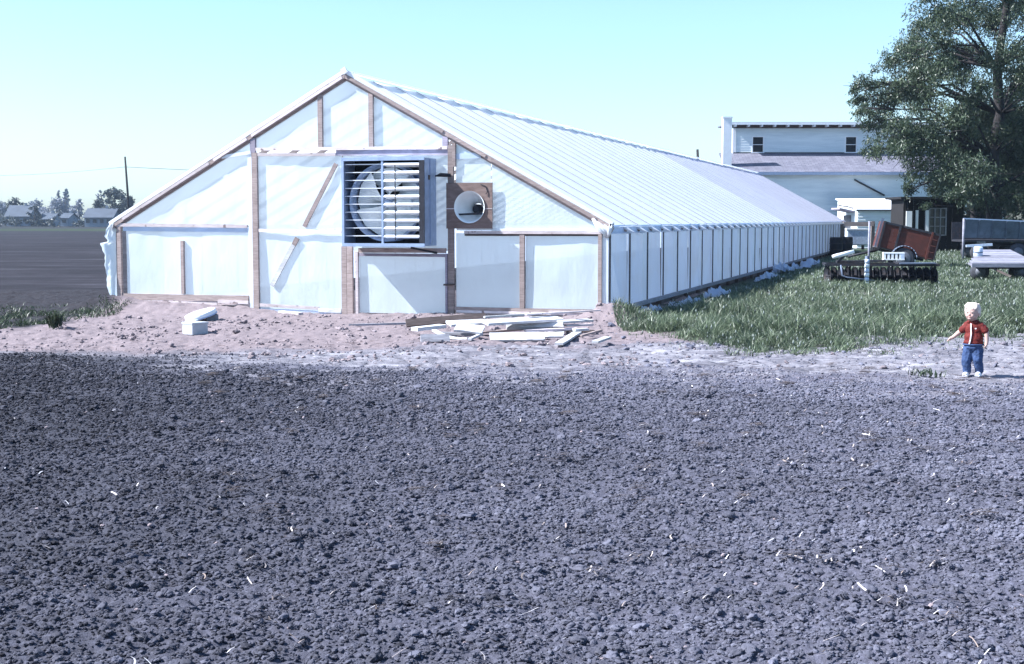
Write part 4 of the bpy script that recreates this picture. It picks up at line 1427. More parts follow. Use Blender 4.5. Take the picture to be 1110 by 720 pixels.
def make_child():
    p = at(1054, 407.5)
    gz = float(ground_z(np.array([p.x]), np.array([p.y]), True)[0])
    e = empty('person', (p.x, p.y, gz + .012), R(-34), 'blond toddler in red shirt and blue jeans walking with arms out', 'person')
    # body: one surface from head to ankles
    m = MB()
    m.ball((-.018, -.010, .710), (.073, .084, .094), 20, 14)          # skull
    m.ball((-.022, -.050, .676), (.055, .046, .057), 14, 10)          # face and jaw
    m.ball((-.046, -.072, .672), .023); m.ball((.002, -.074, .672), .023)   # cheeks
    m.ball((-.022, -.095, .687), (.011, .013, .011), 8, 6)            # nose
    m.ball((-.022, -.080, .642), (.022, .018, .015), 8, 6)            # chin
    m.ball((-.091, .000, .692), (.010, .018, .024), 8, 6); m.ball((.056, .000, .692), (.010, .018, .024), 8, 6)
    limb(m, [(-.01, .006, .56), (-.014, .0, .64)], [.042, .045])
    m.ball((0, .005, .50), (.098, .068, .095), 16, 10)
    m.ball((.002, 0, .41), (.096, .074, .10), 16, 10)
    m.ball((.004, .004, .335), (.092, .072, .07), 16, 10)
    for s, hip, knee, ank in ((-1, (-.045, 0, .31), (-.058, -.035, .175), (-.060, .0, .045)), (1, (.048, 0, .31), (.058, -.02, .180), (.062, .035, .055))):
        limb(m, [hip, knee, ank], [.056, .042, .030])
    # arms: image left held out, image right hanging bent
    limb(m, [(-.080, .0, .562), (-.142, -.015, .485), (-.205, -.055, .425)], [.036, .030, .021])
    limb(m, [(.085, .0, .562), (.142, .0, .485), (.152, -.020, .392)], [.036, .030, .021])

    def hand(w, d, palm_n, sgn):
        w, d, pn = Vector(w), Vector(d).normalized(), Vector(palm_n).normalized()
        s = d.cross(pn).normalized() * sgn
        limb(m, [w, w + d * .018, w + d * .036], [.018, .021, .019])
        for i, (o_, ln) in enumerate(((-.019, .030), (-.0065, .036), (.0065, .034), (.019, .027))):
            b = w + d * .040 + s * o_
            limb(m, [b, b + d * ln * .55 + pn * .003, b + d * ln * .9 + pn * .014], [.0072, .0066, .0055])
        t0 = w + d * .014 + s * -.018
        limb(m, [t0, t0 - s * .018 + d * .012 + pn * .006, t0 - s * .024 + d * .030 + pn * .012], [.009, .0078, .0066])
    hand((-.205, -.055, .425), (-.75, -.35, -.42), (.1, -.2, -1), 1)
    hand((.152, -.020, .392), (-.10, -.30, -.92), (-.8, -.3, .2), -1)
    body = rm(m.build('body', M['skin'], e), .0048, 3)
    for x in (-.045, .003):
        MB().ball((x, -.0850, .703), (.0085, .005, .007), 8, 6).build('eye', M['eye'], e)
        MB().beam((x - .012, -.090, .718), (x + .012, -.090, .719), .005, .004, (0, -1, 0)).build('eyebrow', M['hair'], e)
    MB().ball((-.022, -.0945, .660), (.016, .005, .0045), 8, 6).build('mouth', M['lip'], e)
    m = MB()                                                           # hair: cap with fringe and locks
    m.ball((-.017, .012, .730), (.081, .087, .083), 20, 14)
    for k in range(46):
        a = random.uniform(-.5, math.pi + .5)
        x, y = -.017 + .076 * math.cos(a), .010 + .080 * math.sin(a)
        z1 = random.uniform(.655, .69) if math.sin(a) > -.2 else .70
        m.tube([(x * .75, y * .75, .80), (x * 1.0, y * 1.0, .745), (x * 1.02, y * 1.02, z1)], [.010, .012, .005], 6)
    for k in range(16):                                                # fringe
        x = -.082 + .13 * k / 15
        m.tube([(x * .7, -.03, .81), (x * .95, -.067, .780), (x, -.086 + abs(x + .015) * .3, .742 + random.uniform(-.006, .008))], [.011, .011, .004], 6)
    folds(rm(m.build('hair', M['hair'], e), .0045, 1), .010, hair_tex)
    # short sleeved shirt
    m = MB()
    m.ball((0, .005, .515), (.098, .078, .095), 18, 12)
    m.ball((.002, .0, .43), (.102, .086, .095), 18, 12)
    m.ball((.003, .0, .375), (.108, .088, .050), 18, 12)
    limb(m, [(-.075, .0, .562), (-.122, -.012, .505)], [.042, .040])
    limb(m, [(.080, .0, .562), (.128, .0, .505)], [.042, .040])
    limb(m, [(-.008, .004, .575), (-.010, .0, .600)], [.058, .052])
    folds(rm(m.build('shirt', M['shirt'], e), .006, 5), .022, cloth_tex)
    pl = MB()                                                          # pale front opening
    cur = [(-.012, -.064, .585), (-.006, -.083, .54), (0, -.091, .47), (-.006, -.094, .41), (-.018, -.093, .36)]
    for i in range(len(cur) - 1):
        pl.beam(cur[i], cur[i + 1], .012, .008, (0, -1, 0))
    pl.build('shirt_placket', M['shirt_trim'], e)
    m = MB()                                                           # collar
    m.tube([(-.010 + .058 * math.cos(a), .003 + .052 * math.sin(a), .604 + .008 * math.sin(a)) for a in np.linspace(-1.2, 4.3, 18)], .012, 6)
    m.build('collar', M['shirt'], e)
    MB().box(.038, .054, -.088, -.076, .528, .540).build('shirt_badge', M['shirt_trim'], e)
    # jeans
    m = MB()
    m.ball((.003, .0, .325), (.104, .082, .062), 18, 12)
    for hip, knee, ank in (((-.048, 0, .30), (-.058, -.033, .178), (-.060, .0, .050)), ((.050, 0, .30), (.060, -.018, .182), (.064, .034, .060))):
        limb(m, [hip, knee, ank], [.063, .055, .046])
    folds(rm(m.build('jeans', M['jeans'], e), .006, 3), .024, cloth_tex)
    MB().tube([(.003 + .108 * math.cos(a), .086 * math.sin(a), .352) for a in np.linspace(0, 6.283, 25)], .009, 6, False).build('waistband', M['jeans'], e)
    for (x, y, z) in ((-.062, -.025, .022), (.066, .010, .028)):
        m = MB()
        m.ball((x, y - .015, z), (.031, .052, .024), 12, 8)
        m.ball((x, y + .022, z + .008), (.027, .030, .028), 12, 8)
        m.box(x - .028, x + .028, y - .06, y + .045, z - .026, z - .012)
        s = rm(m.build('shoe', M['shoe'], e), .005, 3)
    e.scale = (.985, .985, .985)


make_child()


# ================================================================== FARM GEAR
def disc_harrow():
    c = at(955, 309)
    e = empty('disc_harrow', (c.x, c.y, 0), R(-6), 'dark iron disc harrow standing in the grass', 'harrow')
    L0, L1 = -1.42, 1.45
    fr_ = MB()
    for y, z in ((0, .52), (.55, .54)):
        fr_.beam((L0, y, z), (L1, y, z), .07, .06)
    fr_.beam((L0, 0, .52), (L0, .55, .54), .06, .05); fr_.beam((L1, 0, .52), (L1, .55, .54), .06, .05)
    fr_.beam((-.35, 0, .555), (-.35, .55, .575), .06, .05); fr_.beam((.45, 0, .555), (.45, .55, .575), .06, .05)
    fr_.beam((L0 + .3, .28, .60), (.15, .28, .62), .25, .05)
    fr_.build('frame', M['dark_metal'], e)
    MB().beam((.45, .05, .56), (1.35, .05, .57), .35, .03).build('weight_tray', M['grey_metal'], e)
    g = MB()
    g.tube([(-1.05, -.12, .52), (-1.02, -.16, .25), (-.9, -.18, .20), (-.2, -.22, .12)], .022, 8)
    g.build('draw_bar', M['grey_metal'], e)
    dm = MB()
    n = 16
    vs = [(.03, 0, 0)]
    for rr, x in ((.10, .022), (.19, .0), (.235, -.035)):
        for k in range(n):
            a = 2 * math.pi * k / n
            vs.append((x, rr * math.cos(a), rr * math.sin(a)))
    fs = [(0, 1 + k, 1 + (k + 1) % n) for k in range(n)]
    for i in range(2):
        for k in range(n):
            fs.append((1 + i * n + k, 1 + (i + 1) * n + k, 1 + (i + 1) * n + (k + 1) % n, 1 + i * n + (k + 1) % n))
    dm.add(vs, fs, True)
    dmesh = dm.mesh('disc', M['dark_metal'])
    hg = MB().beam((0, 0, .20), (0, 0, .50), .03, .05, (1, 0, 0)).mesh('hanger', M['dark_metal'])
    for row, yy, ang in ((0, .05, 16), (1, .52, -16)):
        for k in range(16):
            x = L0 + .08 + k * (L1 - L0 - .16) / 15
            o = link('disc', dmesh, e, (x, yy, .235), (0, 0, R(ang)))
            if k % 3 == 0:
                link('hanger', hg, e, (x, yy + .0, .03))
        MB().tube([(L0, yy, .235), (L1, yy, .235)], .022, 8).build('axle', M['dark_metal'], e)
    return e


disc_harrow()
c = at(939, 311)
e = empty('marker_post', (c.x, c.y - .02, 0), 0, 'tall thin pale pole with striped sleeve before the harrow', 'post')
MB().tube([(.06, .06, .3), (.055, .06, 1.66)], .026, 8).build('pole', M['pale_deck'], e)
for k in range(6):
    MB().tube([(.0, .0, .02 + k * .115), (.008, .01, .02 + k * .115 + .10)], [.062 - .006 * (k % 2), .056], 10).build('sleeve_band', M['stripe' if k % 2 else 'white_metal'], e)
MB().tube([(.0, .02, 0), (.0, .02, .78)], .045, 8).build('sleeve_core', M['grey_metal'], e)
c = at(914, 276, .82)
o = MB().tube([Vector((-.27, 0, -.06)), Vector((-.2, 0, -.045)), Vector((.27, .0, .075))], [.045, .055, .05], 10).build('white_pipe', M['white_paint'], None, c)
tag(o, 'short fat white pipe lying tilted on the harrow left', 'pipe')
MB().beam((-.12, .05, -.20), (.02, .05, -.03), .08, .06).build('prop', M['dark_metal'], o)
c = at(970, 283, .56)
e = empty('slotted_crate', (c.x, c.y + .1, .585), R(-6), 'white slotted crate sitting on top of the harrow', 'crate')
m = MB()
m.box(-.30, .27, -.12, .12, .17, .21); m.box(-.30, .27, -.12, .12, 0, .03)
m.build('rails', M['white_paint'], e)
sm_ = MB().box(-.03, .03, -.115, .115, .03, .17).mesh('slat', M['white_paint'])
for k in range(5): link('slat', sm_, e, (-.265 + k * .105, 0, 0))
MB().box(.16, .265, -.118, .118, .03, .17).build('end_panel', M['stripe'], e)
MB().box(-.27, .16, .05, .06, .03, .17).build('back_panel', M['black'], e)


def red_wagon():
    Y = 48.0
    u = Y / 1500.0
    cx = (984 - CX) * u
    e = empty('red_wagon', (cx, Y, 0), R(-8), 'rusty red box wagon tipped down to the right on one axle', 'wagon')
    tip = empty('tipped_box', (0, 0, 0)); tip.parent = e
    # box built level and turned about its axle
    def P(x, y, z):
        return Matrix.Rotation(R(13.5), 3, 'Y') @ Vector((x, y, z)) + Vector((0, 0, .98))
    Lh, Hh, Dp = .98, .44, 1.3
    bpy.data.objects.remove(tip)

    def pl(name, x0, x1, y0, y1, z0, z1, mat):
        vs = [(x0, y0, z0), (x1, y0, z0), (x1, y1, z0), (x0, y1, z0), (x0, y0, z1), (x1, y0, z1), (x1, y1, z1), (x0, y1, z1)]
        m = MB().add([P(*v) for v in vs], [(0, 3, 2, 1), (4, 5, 6, 7), (0, 1, 5, 4), (1, 2, 6, 5), (2, 3, 7, 6), (3, 0, 4, 7)])
        return m.build(name, M[mat], e)
    for k in range(4):
        z0 = -Hh + k * Hh / 2 + .004
        pl('side_plank', -Lh, Lh, -.03, 0, z0, z0 + Hh / 2 - .008, 'red_paint')
        pl('side_plank', -Lh, Lh, Dp, Dp + .03, z0, z0 + Hh / 2 - .008, 'red_paint')
    pl('end_board', Lh - .03, Lh, .002, Dp - .002, -Hh, Hh, 'red_paint')
    pl('end_board', -Lh, -Lh + .03, .002, Dp - .002, -Hh, Hh, 'red_paint')
    pl('floor', -Lh, Lh, .003, Dp - .003, -Hh - .05, -Hh - .004, 'wood_dark')
    for x in (-Lh + .05, -.38, .72):
        pl('stake', x - .035, x + .035, -.075, -.034, -Hh - .08, Hh + .02, 'red_paint' if x > 0 else 'dark_metal')
    pl('top_rail', -Lh, Lh, -.06, -.034, Hh - .06, Hh + .015, 'dark_metal')
    pl('corner_iron', Lh - .02, Lh + .02, -.07, .02, -Hh - .02, Hh, 'dark_metal')
    for x in (-Lh - .06, -Lh - .01):
        pl('front_stake', x - .02, x + .02, .1, .14, -Hh - .05, Hh + .10, 'grey_metal')
    pl('chassis', -Lh - .1, Lh - .3, .2, .3, -Hh - .15, -Hh - .06, 'dark_metal')
    for y in (-.2, Dp + .1):
        w = MB()
        w.tube([(0, -.09, 0), (0, -.08, 0), (0, .08, 0), (0, .09, 0)], [.30, .36, .36, .30], 24)
        wo = w.build('wheel', M['rubber'], e, (-.18, y - .02, .36))
        MB().tube([(0, -.10, 0), (0, -.092, 0)], [.21, .23], 20).build('rim', M['rim'], wo)
        MB().tube([(0, -.13, 0), (0, -.102, 0)], [.06, .07], 12).build('hub', M['dark_metal'], wo)
    m = MB()
    for k in range(12):
        a0, a1 = math.pi * (k / 12) , math.pi * ((k + 1) / 12)
        m.add([(-.18 + .42 * math.cos(a0), -.34, .36 + .42 * math.sin(a0)), (-.18 + .42 * math.cos(a1), -.34, .36 + .42 * math.sin(a1)), (-.18 + .42 * math.cos(a1), -.06, .36 + .42 * math.sin(a1)), (-.18 + .42 * math.cos(a0), -.06, .36 + .42 * math.sin(a0))], [(0, 1, 2, 3)], True)
    f = m.build('mudguard', M['grey_metal'], e)
    sol = f.modifiers.new('solid', 'SOLIDIFY'); sol.thickness = .025
    MB().tube([(-Lh, .6, .62), (-2.0, .4, .40)], .04, 8).build('drawbar', M['dark_metal'], e)


red_wagon()
c = aty(998, 250, 50.3)
m = MB()
m.tube([(-.52, 0, -.9), (-.52, 0, -.2), (-.45, 0, -.06), (-.3, 0, .02), (.28, 0, -.03), (.42, 0, -.12)], [.3, .3, .28, .25, .22, .15], 16)
m = MB(); m.ball((0, 0, -.14), (.46, .42, .22), 20, 12); m.tube([(0, 0, -1.3), (0, 0, -.14)], [.42, .45], 20)
o = m.build('white_tank', M['white_paint'], None, (c.x, c.y + 1.4, c.z - .08))
o.rotation_euler = (0, R(10), 0)
tag(o, 'white rounded tank top showing behind the red wagon', 'tank')
MB().tube([(0, 0, .07), (0, 0, .10)], .09, 12).build('cap', M['galv'], o)


def grey_wagon():
    Y = 57.0
    u = Y / 1500.0
    x0, x1 = (1041 - CX) * u, (1122 - CX) * u
    e = empty('grey_wagon', (x0, Y, 0), R(-3), 'grey sheet metal wagon with flared side under the big tree', 'wagon')
    L = x1 - x0
    zt, zb = 1.72, .95
    m = MB()
    m.add([(0.02, -.25, zt), (L, -.25, zt - .14), (L, 0.0, zb - .05), (0.08, 0.0, zb), (0.02, -.22, zt), (L, -.22, zt - .14), (L, .03, zb - .05), (0.08, .03, zb)],
          [(0, 3, 2, 1), (4, 5, 6, 7), (0, 1, 5, 4), (1, 2, 6, 5), (2, 3, 7, 6), (3, 0, 4, 7)])
    m.build('flared_side', M['grey_metal'], e)
    MB().beam((0, -.25, zt + .02), (L, -.25, zt - .12), .05, .05).build('top_rail', M['galv'], e)
    rib = MB().beam((0, -.26, zt - .02), (.03, -.01, zb + .03), .05, .04, (0, -1, 0)).mesh('rib', M['grey_metal'])
    for k in range(6): link('rib', rib, e, (.1 + k * L / 5.6, -.02, -.03 * k * .8))
    MB().box(.05, L, .03, 1.7, .78, .86).build('floor', M['dark_metal'], e)
    MB().box(.05, L, 1.7, 1.75, .86, 1.6).build('back_side', M['dark_metal'], e)
    MB().tube([(0, -.3, 0), (0, -.3, 1.74)], .045, 8).build('stake', M['pale_deck'], e)
    MB().beam((.1, -.35, .62), (1.15, -.35, .68), .12, .10).build('tongue', M['stripe'], e)
    MB().beam((.1, .4, .70), (L, .4, .70), .12, .12).build('chassis', M['black'], e)
    for x in (.75, 2.3):
        for y in (.05, 1.5):
            wo = MB().tube([(0, -.1, 0), (0, .1, 0)], .36, 20).build('wheel', M['rubber'], e, (x, y, .36))
            MB().tube([(0, -.11, 0), (0, -.101, 0)], .2, 16).build('rim', M['rim'], wo)


grey_wagon()


def flatbed():
    a, b = at(1053, 287, .47), at(1128, 287, .47)
    e = empty('flatbed_trailer', (a.x, a.y, 0), R(-2), 'low pale plank flatbed trailer tipped toward the camera', 'trailer')
    L = b.x - a.x
    n = 7
    for k in range(n):
        t0, t1 = k / n, (k + 1) / n - .012
        y0, y1 = t0 * 2.7, t1 * 2.7
        z0, z1 = .47 + t0 * .36, .47 + t1 * .36
        m = MB()
        sk = .87 * t0
        m.add([(sk + .25 * t0, y0, z0), (L, y0, z0), (L, y1, z1), (sk + .25 * t0, y1, z1)] + [(sk + .25 * t0, y0, z0 - .04), (L, y0, z0 - .04), (L, y1, z1 - .04), (sk + .25 * t0, y1, z1 - .04)],
              [(0, 1, 2, 3), (7, 6, 5, 4), (0, 4, 5, 1), (1, 5, 6, 2), (2, 6, 7, 3), (3, 7, 4, 0)])
        m.build('deck_plank', M['pale_deck'], e)
    MB().beam((0, -.03, .455), (L, -.03, .455), .11, .05, (0, -1, 0)).build('front_edge', M['pale_deck'], e)
    MB().beam((.3, .2, .40), (L, .2, .40), .10, .10).build('chassis_beam', M['black'], e)
    for x in (.45, 1.5):
        wo = MB().tube([(0, -.08, 0), (0, .08, 0)], .25, 18).build('wheel', M['rubber'], e, (x, .75, .25))
        MB().tube([(0, -.09, 0), (0, -.081, 0)], .14, 14).build('rim', M['rim'], wo)
    MB().beam((.55, .1, .40), (1.0, -.25, .15), .07, .05).build('drawbar', M['wood_dark'], e)


flatbed()
c = at(1060, 279, .63)
o = MB().tube([(0, 0, -.02), (0, 0, .0), (0, 0, .26), (0, 0, .28)], [.115, .125, .125, .105], 18).build('small_drum', M['stripe'], None, (c.x, c.y, c.z + .02), (0, 0, 0))
tag(o, 'small blue grey drum standing on the flatbed corner', 'drum')
MB().tube([(0, 0, .12), (0, 0, .15)], .131, 18).build('hoop', M['grey_metal'], o)
o.rotation_euler = (R(7), 0, 0)

# barrels at the far end of the wall
for i, (px, Y, r_, lb) in enumerate(((906, 66, .30, 'black drum nearer the greenhouse wall of the pair'), (917, 67.5, .31, 'black drum farther from the greenhouse wall of the pair'))):
    p = aty(px, 275, Y)
    o = MB().tube([(0, 0, 0), (0, 0, .03), (0, 0, .82), (0, 0, .86)], [r_ - .03, r_, r_, r_ - .03], 18).build('black_drum', M['black'], None, (p.x, p.y, 0))
    tag(o, lb, 'drum', 'black drums by the far end of the greenhouse')
    hp = MB().tube([(0, 0, -.02), (0, 0, .02)], r_ + .015, 18).mesh('hoop', M['dark_metal'])
    for z in (.28, .56): link('hoop', hp, o, (0, 0, z))

# rail fence and pale tank beyond the far end
a = aty(914, 243, 74.0); b = aty(947, 243, 74.0)
e = empty('rail_fence', (a.x, a.y, 0), 0, 'short wooden rail between posts at greenhouse far end', 'fence')
MB().beam((0, 0, a.z), (b.x - a.x, 0, a.z), .24, .12, (0, -1, 0)).build('rail', M['wood'], e)
ps = MB().box(-.09, .09, -.08, .08, 0, 1.6).mesh('post', M['wood'])
for x in (0, b.x - a.x): link('post', ps, e, (x, .15, 0))
a = aty(918, 262, 78.0); b = aty(943, 248, 78.0)
m = MB().box(0, b.x - a.x, 0, 1.2, .25, b.z)
o = m.build('pale_bin', M['stripe'], None, (a.x, a.y, 0), bevel=.06)
tag(o, 'pale blue bin standing behind the wooden rail', 'bin')
for x in (.15, .95): MB().box(x - .06, x + .06, .1, .3, 0, .25).build('leg', M['dark_metal'], o)
MB().box(-.03, b.x - a.x + .03, -.03, 1.23, b.z - .08, b.z + .015).build('lid', M['white_paint'], o)

# ================================================================== BUILDINGS
def clap_wall(m, x0, x1, y, z0, z1, pitch=.16, ny=-1):
    """lapped boards facing the camera"""
    n = max(1, int(round((z1 - z0) / pitch)))
    h = (z1 - z0) / n
    for k in range(n):
        a, b = z0 + k * h, z0 + (k + 1) * h
        m.add([(x0, y - .03, a), (x1, y - .03, a), (x1, y, b), (x0, y, b), (x0, y, a), (x1, y, a)], [(0, 1, 2, 3), (4, 5, 1, 0)])


def barn():
    Y = 92.0
    u = Y / 1505.0

    def X(px, Yd=Y): return (px - CX) * Yd / 1500.0
    def Z(py, Yd=Y): return H + (HOR - py) * Yd / 1505.0
    e = empty('white_barn', (X(793), Y, 0), 0, 'large white two storey barn with grey lower roof and chimney', 'barn')
    ox = X(793)
    x0, x1 = 0.0, X(1090) - ox
    zt, zm = Z(140), Z(168)
    m = MB()
    wins = [(814, 825), (914, 925), (1012, 1023)]
    edges = [x0]
    for a, b in wins: edges += [X(a) - ox, X(b) - ox]
    edges.append(x1)
    wz0, wz1 = Z(165.5), Z(149.5)
    clap_wall(m, x0, x1, 0, zm - .1, wz0); clap_wall(m, x0, x1, 0, wz1, zt)
    for k in range(0, len(edges), 2): clap_wall(m, edges[k], edges[k + 1], 0, wz0, wz1)
    m.build('upper_wall', M['clap'], e)
    MB().add([(x0, 0, 0), (x0, 3.9, 0), (x0, 3.9, zt + .1), (x0, 0, zt)], [(0, 1, 2, 3)]).add([(x1, 0, 0), (x1, 3.9, 0), (x1, 3.9, zt), (x1, 0, zt)], [(3, 2, 1, 0)]).add([(x0, 3.9, 0), (x1, 3.9, 0), (x1, 3.9, zt), (x0, 3.9, zt)], [(0, 1, 2, 3)]).build('end_wall', M['clap'], e)
    for a, b in wins:
        xa, xb = X(a) - ox, X(b) - ox
        w = MB()
        w.box(xa - .07, xa, -.06, .02, wz0, wz1); w.box(xb, xb + .07, -.06, .02, wz0, wz1)
        w.box(xa - .07, xb + .07, -.06, .02, wz1, wz1 + .08); w.box(xa - .09, xb + .09, -.09, .02, wz0 - .06, wz0)
        w.box(xa, xb, .03, .06, (wz0 + wz1) / 2 - .02, (wz0 + wz1) / 2 + .02)
        wo = w.build('window', M['white_paint'], e)
        MB().box(xa, xb, .08, .10, wz0, wz1).build('pane', M['glass_dark'], wo)
    # top roof with rafter tails
    rt = MB()
    rt.add([(x0 - .3, -.75, zt + .26), (x1, -.75, zt + .26), (x1, 5, zt + .34), (x0 - .3, 5, zt + .34), (x0 - .3, -.75, zt + .36), (x1, -.75, zt + .36), (x1, 5, zt + .44), (x0 - .3, 5, zt + .44)],
           [(0, 3, 2, 1), (4, 5, 6, 7), (0, 1, 5, 4), (1, 2, 6, 5), (2, 3, 7, 6), (3, 0, 4, 7)])
    rt.build('roof', M['shingle'], e)
    MB().box(x0 - .3, x1, -.79, -.755, zt + .18, zt + .34).build('fascia', M['white_paint'], e)
    MB().box(x0, x1, .0, .04, zt, zt + .4).build('eave_board', M['wood_dark'], e)
    tl_ = MB().box(-.05, .05, -.75, -.01, 0, .17).mesh('rafter_tail', M['white_paint'])
    k = 0
    while .86 * k < x1:
        link('rafter_tail', tl_, e, (.86 * k + .05, 0, zt + .07)); k += 1
    MB().box(x0 - .04, x0 + .18, -.05, .0 - .031, zm, zt).build('corner_board', M['white_paint'], e)
    # lower roof and wall
    Yl = 88.3
    zl = Z(188, Yl)
    yl = Yl - Y
    xl0, xl1 = X(787, Yl) - ox, x1 + 2
    lr = MB()
    lr.add([(xl0, yl, zl), (xl1, yl, zl), (xl1, -.04, zm), (xl0, -.04, zm), (xl0, yl, zl + .08), (xl1, yl, zl + .08), (xl1, -.04, zm + .08), (xl0, -.04, zm + .08)],
           [(0, 3, 2, 1), (4, 5, 6, 7), (0, 1, 5, 4), (1, 2, 6, 5), (2, 3, 7, 6), (3, 0, 4, 7)])
    lr.build('lower_roof', M['shingle'], e)
    MB().box(xl0, xl1, yl - .04, yl - .005, zl - .12, zl + .06).build('gutter', M['galv'], e)
    MB().box(x0, xl1, -.07, -.035, zm + .05, zm + .13).build('flashing', M['dark_metal'], e)
    m = MB(); clap_wall(m, xl0 + .2, xl1, yl + .35, 0, zl + .05, .2)
    m.build('lower_wall', M['clap'], e)
    p0, p1 = (X(925, Yl) - ox, Z(195, Yl)), (X(958, Yl) - ox, Z(212, Yl))
    MB().beam((p0[0], yl + .25, p0[1]), (p1[0], yl + .25, p1[1]), .10, .08, (0, -1, 0)).build('diagonal_pipe', M['dark_metal'], e)
    # chimney
    Yc = 89.2
    a, b = X(782, Yc) - ox, X(791.5, Yc) - ox
    c = MB().box(a, b, Yc - Y, Yc - Y + .6, 0, Z(129, Yc))
    co = c.build('chimney', M['white_paint'], e)
    MB().box(a - .04, b + .04, Yc - Y - .04, Yc - Y + .64, Z(129, Yc), Z(127.5, Yc)).build('chimney_cap', M['white_paint'], co)


barn()


def lean_to():
    Y = 82.0
    def X(px): return (px - CX) * Y / 1500.0
    def Z(py, Yd=Y): return H + (HOR - py) * Yd / 1505.0
    e = empty('white_lean_to', (X(928), Y, 0), 0, 'low white lean-to shed against the barn wall', 'shed')
    L = X(984) - X(928)
    m = MB(); clap_wall(m, 0, L, 0, 0, Z(229), .18); m.build('wall', M['clap'], e)
    MB().add([(0, 0, 0), (0, 5, 0), (0, 5, 2.9), (0, 0, Z(229))], [(0, 1, 2, 3)]).build('end_wall', M['clap'], e)
    m = MB()
    z0, z1 = Z(228), 2.95
    m.add([(-.1, -.15, z0), (L, -.15, z0), (L, 5.2, z1), (-.1, 5.2, z1), (-.1, -.15, z0 + .06), (L, -.15, z0 + .06), (L, 5.2, z1 + .06), (-.1, 5.2, z1 + .06)],
          [(0, 3, 2, 1), (4, 5, 6, 7), (0, 1, 5, 4), (1, 2, 6, 5), (2, 3, 7, 6), (3, 0, 4, 7)])
    m.build('roof', M['white_paint'], e)
    MB().box(-.1, L, -.18, -.155, z0 - .04, z0 + .02).build('drip_edge', M['dark_metal'], e)
    MB().tube([(L - .35, -.1, z0 - .1), (L - .33, -.1, .9), (L - .1, -.1, .8)], .05, 8).build('downpipe', M['white_paint'], e)
    Y2 = 84.5
    e2 = empty('small_shed', ((899 - CX) * Y2 / 1500, Y2 - 1, 0), 0, 'small weathered shed with tilted roof behind greenhouse far end', 'shed')
    L2 = (929 - 899) * Y2 / 1500
    MB().add([(.55, 0, 0), (L2, 0, 0), (L2, 0, 2.0), (.55, 0, 1.95)], [(0, 1, 2, 3)]).add([(L2, 0, 0), (L2, 1.6, 0), (L2, 1.6, 2.3), (L2, 0, 2.0)], [(0, 1, 2, 3)]).build('wall', M['grey_board'], e2)
    MB().beam((0.1, .2, 2.35), (L2 + .1, .2, 2.0), 2.2, .10, (0, 0, 1)).build('roof', M['roof_lath'], e2)
    MB().beam((0.0, -.9, 2.55), (.9, -.9, 2.38), .2, .06, (0, 0, 1)).build('roof_board', M['wood'], e2)


lean_to()


def dark_shed():
    Y = 72.0
    def X(px): return (px - CX) * Y / 1500.0
    def Z(py): return H + (HOR - py) * Y / 1505.0
    e = empty('open_shed', (X(978), Y, 0), 0, 'dark open fronted shed with white posts beneath the tree', 'shed')
    L = X(1062) - X(978)
    zt = Z(216)
    for k in range(int(L / .3)):
        MB().box(k * .3 + .005, k * .3 + .292, 2.4, 2.44, 0, zt).build('back_plank', M['shed_wood'], e)
    MB().box(-.25, L + .3, -.35, 2.7, zt, zt + .12).build('roof', M['shed_wood'], e)
    MB().box(0, .06, 0.1, 2.4, 0, zt).build('end_wall', M['shed_wood'], e)
    MB().box(-.05, .10, -.12, .03, 0, zt).build('post', M['shed_wood'], e)
    for px, w in ((983, .30), (992, .11), (1003, .14)):
        x = X(px) - X(978)
        MB().box(x - w / 2, x + w / 2, -.10 - w * .3, .02, 0 if w < .2 else 0.3, Z(228 if w < .2 else 229)).build('post', M['white_paint'], e)
    f = MB()
    xa, xb, za, zb = X(1008) - X(978), X(1026) - X(978), Z(255), Z(226)
    for k in range(4):
        x = xa + (xb - xa) * k / 3
        f.box(x - .03, x + .03, .30, .36, za, zb)
    for k in range(4):
        z = za + (zb - za) * k / 3
        f.box(xa - .03, xb + .03, .305, .355, z - .025, z + .025)
    fo = f.build('window', M['grey_board'], e)
    MB().box(xa, xb, .38, .40, za, zb).build('pane', M['glass_dark'], fo)


dark_shed()


